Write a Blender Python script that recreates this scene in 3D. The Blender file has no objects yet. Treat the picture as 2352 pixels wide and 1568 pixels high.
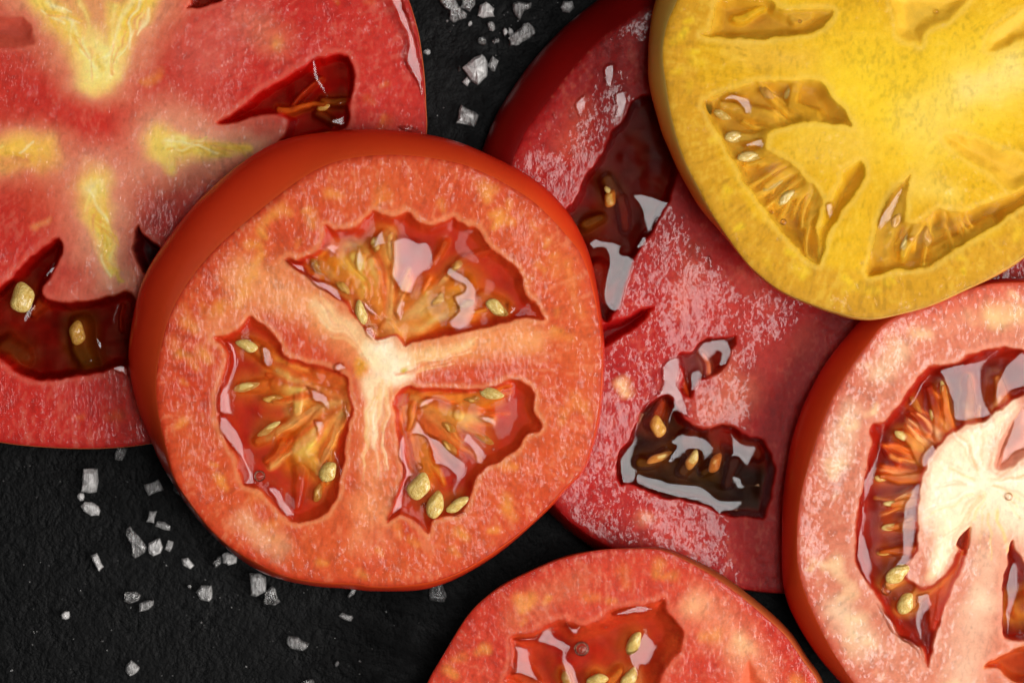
import bpy, bmesh, math, random
import numpy as np
from mathutils import Matrix, Vector, Quaternion

# ------------------------------------------------------------------ camera, light, exposure
K = 0.16 / 2352.0            # metres for one unit of the layout grid (the picture is 16 cm wide)
H = 0.55                     # camera height above the slate
sc = bpy.context.scene
cam_d = bpy.data.cameras.new('camera')
cam_d.sensor_width = 36.0
cam_d.lens = 36.0 * H / 0.16
cam_d.clip_start = 0.01
cam_d.clip_end = 20.0
cam_d.dof.use_dof = True
cam_d.dof.focus_distance = H - 0.017
cam_d.dof.aperture_fstop = 20.0
cam = bpy.data.objects.new('camera', cam_d)
cam.location = (0, 0, H)
sc.collection.objects.link(cam)
sc.camera = cam

world = bpy.data.worlds.new('World')
sc.world = world
world.use_nodes = True
world.node_tree.nodes['Background'].inputs[0].default_value = (0.9, 0.95, 1.0, 1)
world.node_tree.nodes['Background'].inputs[1].default_value = 0.008


def area_lamp(name, loc, target, sx, sy, power, colour):
    d = bpy.data.lights.new(name, 'AREA')
    d.shape = 'RECTANGLE'
    d.size, d.size_y = sx, sy
    d.energy = power
    d.color = colour
    o = bpy.data.objects.new(name, d)
    o.location = loc
    v = Vector(target) - Vector(loc)
    o.rotation_euler = v.to_track_quat('-Z', 'Y').to_euler()
    sc.collection.objects.link(o)
    return o


area_lamp('softbox', (0.105, 0.0, 0.70), (0.06, 0, 0), 0.30, 0.17, 1.65, (1.0, 0.975, 0.96))
area_lamp('key_lamp', (0.46, -0.19, 0.42), (0, 0, 0), 0.38, 0.38, 5.4, (1.0, 0.955, 0.91))
area_lamp('fill_lamp', (-0.40, 0.20, 0.40), (0, 0, 0), 0.25, 0.25, 0.04, (0.95, 0.97, 1.0))
MIRROR = Vector((0.13, 0.0, 0.70))      # the part of the softbox that pools of juice mirror

sc.render.engine = 'CYCLES'
sc.cycles.use_denoising = True
sc.cycles.max_bounces = 8
sc.cycles.transparent_max_bounces = 12
sc.cycles.caustics_reflective = False
sc.cycles.caustics_refractive = False
sc.view_settings.view_transform = 'Standard'
sc.view_settings.look = 'None'
sc.view_settings.exposure = 0.0
sc.view_settings.gamma = 1.0
sc.view_settings.use_curve_mapping = False

random.seed(4)


# ------------------------------------------------------------------ small maths
def lin(c):
    c = np.asarray(c, float) / 255.0
    return np.where(c <= 0.04045, c / 12.92, ((c + 0.055) / 1.055) ** 2.4)


def L4(c):
    return tuple(float(x) for x in lin(c)) + (1.0,)


_tab = {}


def vnoise(x, y, seed):
    if seed not in _tab:
        _tab[seed] = np.random.RandomState(seed).rand(256, 256).astype(np.float32)
    t = _tab[seed]
    xi = np.floor(x).astype(np.int64)
    yi = np.floor(y).astype(np.int64)
    fx = (x - xi).astype(np.float32)
    fy = (y - yi).astype(np.float32)
    fx = fx * fx * (3 - 2 * fx)
    fy = fy * fy * (3 - 2 * fy)
    a, b = xi & 255, (xi + 1) & 255
    c, d = yi & 255, (yi + 1) & 255
    return (t[a, c] * (1 - fx) + t[b, c] * fx) * (1 - fy) + (t[a, d] * (1 - fx) + t[b, d] * fx) * fy


def fbm(x, y, size, seed, octv=3):
    s = 0.0
    amp = 1.0
    tot = 0.0
    for o in range(octv):
        s = s + amp * (vnoise(x / size * 2 ** o + 17.3 * o + 400, y / size * 2 ** o + 9.1 * o + 400, seed + o) - 0.5)
        tot += amp
        amp *= 0.5
    return s / tot * 2.0        # about -1..1


def sst(a, b, x):
    t = np.clip((x - a) / (b - a), 0, 1)
    return t * t * (3 - 2 * t)


def smooth_poly(pts, n=4):
    p = np.asarray(pts, float)
    p0, p1, p2, p3 = np.roll(p, 1, 0), p, np.roll(p, -1, 0), np.roll(p, -2, 0)
    out = []
    for i in range(n):
        t = i / n
        out.append(0.5 * ((2 * p1) + (-p0 + p2) * t + (2 * p0 - 5 * p1 + 4 * p2 - p3) * t * t + (-p0 + 3 * p1 - 3 * p2 + p3) * t ** 3))
    return np.stack(out, 1).reshape(-1, 2)


def sdf(X, Y, poly, margin=60.0):
    """signed distance, positive inside, clamped to -margin far outside"""
    shp = X.shape
    X = X.ravel()
    Y = Y.ravel()
    lo, hi = poly.min(0) - margin, poly.max(0) + margin
    sel = np.nonzero((X > lo[0]) & (X < hi[0]) & (Y > lo[1]) & (Y < hi[1]))[0]
    out = np.full(X.shape, -margin, np.float32)
    if len(sel) == 0:
        return out.reshape(shp)
    x = X[sel].astype(np.float32)
    y = Y[sel].astype(np.float32)
    best = np.full(x.shape, 1e12, np.float32)
    ins = np.zeros(x.shape, bool)
    a = poly.astype(np.float32)
    b = np.roll(a, -1, 0)
    for (ax, ay), (bx, by) in zip(a, b):
        ex, ey = bx - ax, by - ay
        l2 = ex * ex + ey * ey
        if l2 < 1e-9:
            continue
        t = np.clip(((x - ax) * ex + (y - ay) * ey) / l2, 0, 1)
        dx = x - ax - t * ex
        dy = y - ay - t * ey
        np.minimum(best, dx * dx + dy * dy, out=best)
        if ay != by:
            c = (y < ay) != (y < by)
            ins ^= c & (x < (y - ay) * ex / ey + ax)
    d = np.sqrt(best)
    out[sel] = np.where(ins, d, -np.minimum(d, margin))
    return out.reshape(shp)


def stroke(X, Y, pts, r0, r1):
    """0 on the axis of a tapering stroke, 1 on its edge; far away a big value"""
    pts = np.asarray(pts, float)
    if len(pts) == 1:
        pts = np.vstack([pts, pts + 0.01])
    rm = max(r0, r1)
    lo, hi = pts.min(0) - rm, pts.max(0) + rm
    out = np.full(X.shape, 9.0, np.float32)
    sel = (X > lo[0]) & (X < hi[0]) & (Y > lo[1]) & (Y < hi[1])
    x, y = X[sel], Y[sel]
    if x.size == 0:
        return out
    best = np.full(x.shape, 9.0)
    seg = np.sqrt(((pts[1:] - pts[:-1]) ** 2).sum(1))
    tot = max(seg.sum(), 1e-6)
    acc = 0.0
    for i in range(len(pts) - 1):
        e = pts[i + 1] - pts[i]
        l2 = max((e ** 2).sum(), 1e-9)
        t = np.clip(((x - pts[i, 0]) * e[0] + (y - pts[i, 1]) * e[1]) / l2, 0, 1)
        d = np.hypot(x - pts[i, 0] - t * e[0], y - pts[i, 1] - t * e[1])
        r = r0 + (r1 - r0) * (acc + t * seg[i]) / tot
        np.minimum(best, d / r, out=best)
        acc += seg[i]
    out[sel] = best
    return out


# ------------------------------------------------------------------ mesh helpers
def mesh_from_arrays(name, V, F, attrs=None, smooth=True):
    me = bpy.data.meshes.new(name)
    V = np.asarray(V, np.float32)
    F = np.asarray(F, np.int32)
    me.vertices.add(len(V))
    me.vertices.foreach_set('co', V.ravel())
    n = F.shape[1]
    me.loops.add(F.size)
    me.loops.foreach_set('vertex_index', F.ravel())
    me.polygons.add(len(F))
    me.polygons.foreach_set('loop_start', np.arange(0, F.size, n, dtype=np.int32))
    me.polygons.foreach_set('use_smooth', np.full(len(F), smooth, bool))
    for k, v in (attrs or {}).items():
        if v.ndim == 2:
            a = me.attributes.new(k, 'FLOAT_COLOR', 'POINT')
            c = np.ones((len(V), 4), np.float32)
            c[:, :3] = v
            a.data.foreach_set('color', c.ravel())
        else:
            a = me.attributes.new(k, 'FLOAT', 'POINT')
            a.data.foreach_set('value', v.astype(np.float32))
    me.update(calc_edges=True)
    me.validate()
    return me


def link(name, data, mat=None, parent=None):
    o = bpy.data.objects.new(name, data)
    sc.collection.objects.link(o)
    if mat is not None and not data.materials:
        data.materials.append(mat)
    if parent is not None:
        o.parent = parent
    return o


def tag(o, label, cat, group=None):
    o['label'] = label
    o['category'] = cat
    if group:
        o['group'] = group
    return o


# ------------------------------------------------------------------ materials
def new_mat(name):
    m = bpy.data.materials.new(name)
    m.use_nodes = True
    nt = m.node_tree
    nt.nodes.clear()
    out = nt.nodes.new('ShaderNodeOutputMaterial')
    return m, nt, out


def N(nt, kind, **kw):
    n = nt.nodes.new(kind)
    for k, v in kw.items():
        if k.startswith('i_'):
            n.inputs[k[2:].replace('_', ' ')].default_value = v
        else:
            setattr(n, k, v)
    return n


def noise(nt, vec, scale, detail=3.0, rough=0.5, dist=0.0):
    n = N(nt, 'ShaderNodeTexNoise')
    n.inputs['Scale'].default_value = scale
    n.inputs['Detail'].default_value = detail
    n.inputs['Roughness'].default_value = rough
    n.inputs['Distortion'].default_value = dist
    nt.links.new(vec, n.inputs['Vector'])
    return n.outputs['Fac']


def mapping(nt, scale, rot=(0, 0, 0)):
    tc = N(nt, 'ShaderNodeTexCoord')
    mp = N(nt, 'ShaderNodeMapping')
    mp.inputs['Scale'].default_value = scale
    mp.inputs['Rotation'].default_value = rot
    nt.links.new(tc.outputs['Object'], mp.inputs['Vector'])
    return mp.outputs['Vector']


def ramp(nt, fac, a, b, ca=(0, 0, 0, 1), cb=(1, 1, 1, 1)):
    r = N(nt, 'ShaderNodeValToRGB')
    r.color_ramp.elements[0].position = a
    r.color_ramp.elements[1].position = b
    r.color_ramp.elements[0].color = ca
    r.color_ramp.elements[1].color = cb
    nt.links.new(fac, r.inputs['Fac'])
    return r.outputs['Color']


def math_n(nt, op, a, b):
    n = N(nt, 'ShaderNodeMath', operation=op)
    for i, v in enumerate((a, b)):
        if isinstance(v, (int, float)):
            n.inputs[i].default_value = v
        else:
            nt.links.new(v, n.inputs[i])
    return n.outputs[0]


def flesh_material(name, fleck=1.0, size=1.0, sss=0.55, radius=(0.0035, 0.0012, 0.0006), grain=0.25, rot=0.2, coat_rough=0.10, coat=1.0, thr=0.5, aniso=1.15):
    """wet cut tomato flesh: pigment from the mesh, cell grain, scattering, and a coat of juice broken into flecks"""
    m, nt, out = new_mat(name)
    b = N(nt, 'ShaderNodeBsdfPrincipled')
    b.subsurface_method = 'BURLEY'
    at = N(nt, 'ShaderNodeAttribute', attribute_name='col')
    wet = N(nt, 'ShaderNodeAttribute', attribute_name='wet')
    v = mapping(nt, (1, 1, 0.4))
    g1 = noise(nt, v, 3000.0, 2.0, 0.6)
    g2 = noise(nt, v, 900.0, 3.0, 0.6)
    gm = math_n(nt, 'MULTIPLY_ADD', g1, 0.9)
    gm.node.inputs[2].default_value = 0.0
    gs = math_n(nt, 'ADD', gm, math_n(nt, 'MULTIPLY', g2, 0.9))
    gv = math_n(nt, 'MULTIPLY_ADD', math_n(nt, 'SUBTRACT', gs, 0.9), grain * 2.2)
    gv.node.inputs[2].default_value = 1.0
    mx = N(nt, 'ShaderNodeMix', data_type='RGBA', blend_type='MULTIPLY')
    mx.inputs[0].default_value = 1.0
    nt.links.new(at.outputs['Color'], mx.inputs[6])
    comb = N(nt, 'ShaderNodeCombineColor')
    for i in range(3):
        nt.links.new(gv, comb.inputs[i])
    nt.links.new(comb.outputs[0], mx.inputs[7])
    nt.links.new(mx.outputs[2], b.inputs['Base Color'])
    b.inputs['Roughness'].default_value = 0.55
    b.inputs['Specular IOR Level'].default_value = 0.15
    b.inputs['Subsurface Weight'].default_value = sss
    b.inputs['Subsurface Radius'].default_value = (1, radius[1] / radius[0], radius[2] / radius[0])
    b.inputs['Subsurface Scale'].default_value = radius[0]
    # relief under the juice
    bp0 = N(nt, 'ShaderNodeBump')
    bp0.inputs['Strength'].default_value = 0.6
    bp0.inputs['Distance'].default_value = 0.00006
    nt.links.new(g2, bp0.inputs['Height'])
    nt.links.new(bp0.outputs['Normal'], b.inputs['Normal'])
    # juice standing on the cut in droplets and streaks
    va = mapping(nt, (1.15 * aniso / size, 0.9 / aniso / size, 0.5), (0, 0, rot))
    f1 = noise(nt, va, 1250.0, 3.0, 0.5, 0.15)
    f2 = noise(nt, va, 330.0, 2.0, 0.5, 0.4)
    f3 = noise(nt, va, 90.0, 1.0, 0.5)
    fs = math_n(nt, 'ADD', math_n(nt, 'ADD', f1, math_n(nt, 'MULTIPLY', f2, 0.5)), math_n(nt, 'MULTIPLY', f3, 0.40))
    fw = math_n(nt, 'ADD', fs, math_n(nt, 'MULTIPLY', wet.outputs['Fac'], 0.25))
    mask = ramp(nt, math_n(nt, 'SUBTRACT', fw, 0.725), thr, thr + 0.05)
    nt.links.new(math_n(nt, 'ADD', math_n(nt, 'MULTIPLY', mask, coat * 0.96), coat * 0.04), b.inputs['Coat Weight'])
    bp = N(nt, 'ShaderNodeBump')
    bp.inputs['Strength'].default_value = 0.7
    bp.inputs['Distance'].default_value = 0.00016 * fleck * size
    nt.links.new(math_n(nt, 'ADD', f1, math_n(nt, 'MULTIPLY', f2, 1.5)), bp.inputs['Height'])
    nt.links.new(bp.outputs['Normal'], b.inputs['Coat Normal'])
    b.inputs['Coat Roughness'].default_value = coat_rough
    b.inputs['Coat IOR'].default_value = 1.38
    nt.links.new(b.outputs[0], out.inputs['Surface'])
    return m


def skin_material(name, colour, colour2, rough=0.3, sss=0.6, edge=(230, 104, 56)):
    m, nt, out = new_mat(name)
    b = N(nt, 'ShaderNodeBsdfPrincipled')
    b.subsurface_method = 'BURLEY'
    v = mapping(nt, (1, 1, 1))
    n1 = noise(nt, v, 60.0, 4.0, 0.6)
    c = ramp(nt, n1, 0.35, 0.7, L4(colour), L4(colour2))
    ed = N(nt, 'ShaderNodeAttribute', attribute_name='edge')
    mx = N(nt, 'ShaderNodeMix', data_type='RGBA')
    nt.links.new(ed.outputs['Fac'], mx.inputs[0])
    nt.links.new(c, mx.inputs[6])
    mx.inputs[7].default_value = L4(edge)
    nt.links.new(mx.outputs[2], b.inputs['Base Color'])
    b.inputs['Roughness'].default_value = rough
    b.inputs['Specular IOR Level'].default_value = 0.35
    b.inputs['Subsurface Weight'].default_value = sss
    b.inputs['Subsurface Radius'].default_value = (1, 0.28, 0.12)
    b.inputs['Subsurface Scale'].default_value = 0.005
    bp = N(nt, 'ShaderNodeBump')
    bp.inputs['Strength'].default_value = 0.3
    bp.inputs['Distance'].default_value = 0.00005
    nt.links.new(noise(nt, v, 700.0, 3.0), bp.inputs['Height'])
    nt.links.new(bp.outputs['Normal'], b.inputs['Normal'])
    nt.links.new(b.outputs[0], out.inputs['Surface'])
    return m


def gel_material(name, tint, haze, haze_amt=0.2, rough=0.06, ior=1.2):
    """clear seed jelly: tinted see-through body, some milky scattering, mirror-wet top"""
    m, nt, out = new_mat(name)
    tr = N(nt, 'ShaderNodeBsdfTransparent')
    v = mapping(nt, (1, 1, 1))
    n1 = noise(nt, v, 200.0, 2.0, 0.5, 0.5)
    c = ramp(nt, n1, 0.3, 0.7, tuple(t * 0.9 for t in tint[:3]) + (1,), tint)
    nt.links.new(c, tr.inputs['Color'])
    hz = N(nt, 'ShaderNodeBsdfPrincipled')
    hz.subsurface_method = 'BURLEY'
    hz.inputs['Base Color'].default_value = haze
    hz.inputs['Subsurface Weight'].default_value = 0.7
    hz.inputs['Subsurface Radius'].default_value = (1, 0.3, 0.15)
    hz.inputs['Subsurface Scale'].default_value = 0.003
    hz.inputs['Specular IOR Level'].default_value = 0.0
    m1 = N(nt, 'ShaderNodeMixShader')
    hf = math_n(nt, 'MULTIPLY', ramp(nt, n1, 0.25, 0.75), haze_amt * 2)
    nt.links.new(hf, m1.inputs['Fac'])
    nt.links.new(tr.outputs[0], m1.inputs[1])
    nt.links.new(hz.outputs[0], m1.inputs[2])
    gl = N(nt, 'ShaderNodeBsdfGlossy')
    gl.inputs['Roughness'].default_value = rough
    fr = N(nt, 'ShaderNodeFresnel')
    fr.inputs['IOR'].default_value = ior
    m2 = N(nt, 'ShaderNodeMixShader')
    nt.links.new(fr.outputs[0], m2.inputs['Fac'])
    nt.links.new(m1.outputs[0], m2.inputs[1])
    nt.links.new(gl.outputs[0], m2.inputs[2])
    nt.links.new(m2.outputs[0], out.inputs['Surface'])
    return m


def film_material():
    """a thin pool of clear tomato juice"""
    m, nt, out = new_mat('clear_juice')
    tr = N(nt, 'ShaderNodeBsdfTransparent')
    tr.inputs['Color'].default_value = (1.0, 0.93, 0.90, 1)
    gl = N(nt, 'ShaderNodeBsdfGlossy')
    gl.inputs['Roughness'].default_value = 0.09
    fr = N(nt, 'ShaderNodeFresnel')
    fr.inputs['IOR'].default_value = 1.45
    bp = N(nt, 'ShaderNodeBump')
    bp.inputs['Strength'].default_value = 0.25
    bp.inputs['Distance'].default_value = 0.00012
    nt.links.new(noise(nt, mapping(nt, (1, 1, 1)), 500.0, 2.0), bp.inputs['Height'])
    nt.links.new(bp.outputs['Normal'], gl.inputs['Normal'])
    mx = N(nt, 'ShaderNodeMixShader')
    nt.links.new(fr.outputs[0], mx.inputs['Fac'])
    nt.links.new(tr.outputs[0], mx.inputs[1])
    nt.links.new(gl.outputs[0], mx.inputs[2])
    nt.links.new(mx.outputs[0], out.inputs['Surface'])
    return m


def seed_material(name, c1, c2):
    m, nt, out = new_mat(name)
    b = N(nt, 'ShaderNodeBsdfPrincipled')
    b.subsurface_method = 'BURLEY'
    v = mapping(nt, (1, 1, 1))
    n1 = noise(nt, v, 3.0, 4.0, 0.6, 0.5)
    nt.links.new(ramp(nt, n1, 0.35, 0.65, L4(c1), L4(c2)), b.inputs['Base Color'])
    b.inputs['Roughness'].default_value = 0.35
    b.inputs['Subsurface Weight'].default_value = 0.4
    b.inputs['Subsurface Radius'].default_value = (1, 0.6, 0.25)
    b.inputs['Subsurface Scale'].default_value = 0.0012
    b.inputs['Coat Weight'].default_value = 0.6
    b.inputs['Coat Roughness'].default_value = 0.12
    bp = N(nt, 'ShaderNodeBump')
    bp.inputs['Strength'].default_value = 0.35
    bp.inputs['Distance'].default_value = 0.15
    nt.links.new(noise(nt, v, 7.0, 3.0), bp.inputs['Height'])
    nt.links.new(bp.outputs['Normal'], b.inputs['Normal'])
    nt.links.new(b.outputs[0], out.inputs['Surface'])
    return m


def salt_material():
    m, nt, out = new_mat('rock_salt')
    b = N(nt, 'ShaderNodeBsdfPrincipled')
    v = mapping(nt, (1, 1, 1))
    vs = mapping(nt, (3.0, 0.5, 1.0), (0, 0, 0.4))
    n1 = noise(nt, v, 900.0, 4.0, 0.65, 0.8)
    n2 = noise(nt, vs, 1400.0, 3.0, 0.6)
    oi = N(nt, 'ShaderNodeObjectInfo')
    nt.links.new(ramp(nt, n1, 0.3, 0.7, (0.70, 0.68, 0.67, 1), (0.97, 0.96, 0.95, 1)), b.inputs['Base Color'])
    tw = math_n(nt, 'ADD', math_n(nt, 'MULTIPLY', n2, 0.9), math_n(nt, 'MULTIPLY', oi.outputs['Random'], 0.45))
    nt.links.new(ramp(nt, math_n(nt, 'SUBTRACT', tw, 0.2), 0.2, 0.7, (0.25, 0.25, 0.25, 1), (0.97, 0.97, 0.97, 1)), b.inputs['Transmission Weight'])
    b.inputs['Roughness'].default_value = 0.07
    b.inputs['IOR'].default_value = 1.54
    bp = N(nt, 'ShaderNodeBump')
    bp.inputs['Strength'].default_value = 0.5
    bp.inputs['Distance'].default_value = 0.00016
    nt.links.new(math_n(nt, 'ADD', n1, n2), bp.inputs['Height'])
    nt.links.new(bp.outputs['Normal'], b.inputs['Normal'])
    nt.links.new(b.outputs[0], out.inputs['Surface'])
    return m


def slate_material():
    m, nt, out = new_mat('black_slate')
    b = N(nt, 'ShaderNodeBsdfPrincipled')
    v = mapping(nt, (1, 1, 1))
    big = noise(nt, v, 28.0, 4.0, 0.6)
    mid = noise(nt, v, 260.0, 5.0, 0.62, 0.3)
    fine = noise(nt, v, 1100.0, 3.0, 0.6)
    nt.links.new(ramp(nt, big, 0.3, 0.75, (0.0014, 0.0016, 0.0018, 1), (0.003, 0.0033, 0.0036, 1)), b.inputs['Base Color'])
    nt.links.new(ramp(nt, mid, 0.3, 0.7, (0.42, 0.42, 0.42, 1), (0.66, 0.66, 0.66, 1)), b.inputs['Roughness'])
    b.inputs['Specular IOR Level'].default_value = 0.14
    h = math_n(nt, 'ADD', math_n(nt, 'MULTIPLY', mid, 1.0), math_n(nt, 'MULTIPLY', fine, 0.45))
    bp = N(nt, 'ShaderNodeBump')
    nt.links.new(ramp(nt, big, 0.35, 0.7, (0.25, 0.25, 0.25, 1), (1, 1, 1, 1)), bp.inputs['Strength'])
    bp.inputs['Distance'].default_value = 0.0011
    nt.links.new(h, bp.inputs['Height'])
    nt.links.new(bp.outputs['Normal'], b.inputs['Normal'])
    nt.links.new(b.outputs[0], out.inputs['Surface'])
    return m


M_FILM = film_material()
M_SALT = salt_material()
M_SEED = seed_material('pale_seed', (204, 158, 62), (240, 212, 130))
M_SEED_O = seed_material('amber_seed', (196, 128, 40), (226, 170, 70))
M_SKIN_O = skin_material('orange_red_skin', (216, 44, 20), (198, 30, 16), 0.22, edge=(234, 84, 36))
M_SKIN_R = skin_material('deep_red_skin', (176, 22, 12), (150, 12, 8))
M_SKIN_SHADED = skin_material('shaded_red_skin', (120, 6, 5), (92, 3, 4), edge=(150, 14, 10))  # red skin darkened to put the rim's shade into its colour
M_SKIN_Y = skin_material('golden_skin', (226, 150, 44), (214, 132, 40), 0.4, edge=(240, 190, 90))
M_SKIN_G = skin_material('red_skin_with_green_edge', (150, 40, 16), (110, 84, 30), 0.4)
G_A = gel_material('orange_red_jelly', (1.0, 0.91, 0.82, 1), L4((228, 92, 38)), 0.13)
G_D = gel_material('clear_red_jelly', (1.0, 0.80, 0.68, 1), L4((190, 50, 28)), 0.10, ior=1.12)
G_C = gel_material('dark_red_jelly', (0.96, 0.70, 0.52, 1), L4((104, 16, 8)), 0.025, ior=1.06)
G_Y = gel_material('amber_jelly', (1.0, 0.97, 0.86, 1), L4((226, 176, 60)), 0.14, ior=1.12)

# ------------------------------------------------------------------ the slate
def build_slate():
    n = 60
    xs = np.linspace(-0.45, 0.45, n)
    X, Y = np.meshgrid(xs, xs)
    Z = np.full_like(X, 0.0)
    idx = np.arange(n * n).reshape(n, n)
    F = np.stack([idx[:-1, :-1], idx[:-1, 1:], idx[1:, 1:], idx[1:, :-1]], -1).reshape(-1, 4)
    me = mesh_from_arrays('slate_surface', np.stack([X, Y, Z], -1).reshape(-1, 3), F)
    o = link('slate_surface', me, slate_material())
    o['kind'] = 'structure'
    o['label'] = 'black rough slate surface under the tomato slices'


build_slate()


# ------------------------------------------------------------------ tomato slices
class Plane:
    """the cut face of a slice: a tilted plane the layout is laid out on"""

    def __init__(self, cx, cy, z0, ax, ay):
        s = (H - z0) / H
        self.o = np.array([(cx - 1176) * K * s, (784 - cy) * K * s, z0])
        n = np.array([-ax, -ay, 1.0])
        self.n = n / np.linalg.norm(n)
        x = np.array([1.0, 0, ax])
        self.x = x / np.linalg.norm(x)
        self.y = np.cross(self.n, self.x)
        self.R = np.stack([self.x, self.y, self.n], 1)

    def world(self, px, py, off=0.0):
        px = np.asarray(px, float)
        py = np.asarray(py, float)
        D = np.stack([(px - 1176) * K / H, (784 - py) * K / H, -np.ones_like(px)], -1)
        c = np.array([0, 0, H])
        p0 = self.o
        num = (p0 - c) @ self.n + np.asarray(off) * K
        t = num / (D @ self.n)
        return c + D * t[..., None]

    def local(self, px, py, off=0.0, plane_off=None):
        """local coordinates (origin at the base) of layout points; off = height over the face in layout units"""
        if plane_off is None:
            w = self.world(px, py, np.zeros_like(np.asarray(px, float)))
            q = (w - self.o) @ self.R
            q[..., 2] += np.asarray(off) * K
        else:
            w = self.world(px, py, plane_off)
            q = (w - self.o) @ self.R
        return q

    def mirror_slope(self, px, py):
        w = Vector(self.world(np.array(px, float), np.array(py, float), np.array(0.0)))
        a = (Vector((0, 0, H)) - w).normalized()
        b = (MIRROR - w).normalized()
        h = (a + b).normalized()
        q = self.R.T @ np.array(h)
        return q[0] / q[2], q[1] / q[2]     # wanted -dh/dx, -dh/dy


def axis_coords(lo, hi, fine_lo, fine_hi, step):
    a, b = max(lo, fine_lo), min(hi, fine_hi)
    mid = np.arange(a, b + step, step)
    left = np.arange(a - 9, lo - 9, -9)[::-1] if lo < a else np.zeros(0)
    right = np.arange(mid[-1] + 9, hi + 9, 9) if hi > mid[-1] else np.zeros(0)
    return np.concatenate([left, mid, right])


def grid_faces(mask):
    h, w = mask.shape
    idx = np.arange(h * w).reshape(h, w)
    cell = mask[:-1, :-1] & mask[1:, :-1] & mask[:-1, 1:] & mask[1:, 1:]
    # image rows run down the picture: this order faces up
    F = np.stack([idx[1:, :-1], idx[1:, 1:], idx[:-1, 1:], idx[:-1, :-1]], -1)[cell]
    used = np.unique(F)
    remap = np.full(h * w, -1)
    remap[used] = np.arange(len(used))
    return remap[F], used


def resample_by_angle(poly, c, n):
    d = poly - c
    a = np.unwrap(np.arctan2(d[:, 1], d[:, 0]))
    if a[-1] < a[0]:
        poly, d = poly[::-1], d[::-1]
        a = np.unwrap(np.arctan2(d[:, 1], d[:, 0]))
    r = np.hypot(d[:, 0], d[:, 1])
    o = np.argsort(a)
    a, r = a[o], r[o]
    A = np.concatenate([a - 2 * math.pi, a, a + 2 * math.pi])
    Rr = np.tile(r, 3)
    th = np.linspace(0, 2 * math.pi, n, endpoint=False) + a[0]
    rr = np.interp(th, A, Rr)
    return np.stack([c[0] + rr * np.cos(th), c[1] + rr * np.sin(th)], 1)


SEED_ME = {}


def seed_mesh(kind, var=0):
    if (kind, var) in SEED_ME:
        return SEED_ME[kind, var]
    rv = random.Random(var * 7 + 1)
    pa, pb, pc = rv.uniform(0.4, 0.7), rv.uniform(-.12, .12), rv.uniform(0, 6)
    bm = bmesh.new()
    bmesh.ops.create_uvsphere(bm, u_segments=24, v_segments=14, radius=1.0)
    for v in bm.verts:
        x, y, z = v.co
        t = (x + 1) / 2
        w = 1.0 - pa * max(0, t - 0.35) ** 1.3 + 0.05 * math.sin(5 * x + pc) * (1 if y > 0 else -1)
        v.co = Vector((x, y * w + pb * math.sin(3 * x), z * w * (1 + 0.12 * math.sin(4 * x + 3 * y))))
    me = bpy.data.meshes.new('seed')
    bm.to_mesh(me)
    bm.free()
    for p in me.polygons:
        p.use_smooth = True
    me.materials.append(M_SEED if kind == 'pale' else M_SEED_O)
    SEED_ME[kind, var] = me
    return me


BUB = None


def bubble_mesh():
    global BUB
    if BUB is None:
        bm = bmesh.new()
        bmesh.ops.create_uvsphere(bm, u_segments=20, v_segments=12, radius=1.0)
        BUB = bpy.data.meshes.new('bubble')
        bm.to_mesh(BUB)
        bm.free()
        for p in BUB.polygons:
            p.use_smooth = True
        BUB.materials.append(M_FILM)
    return BUB


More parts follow.
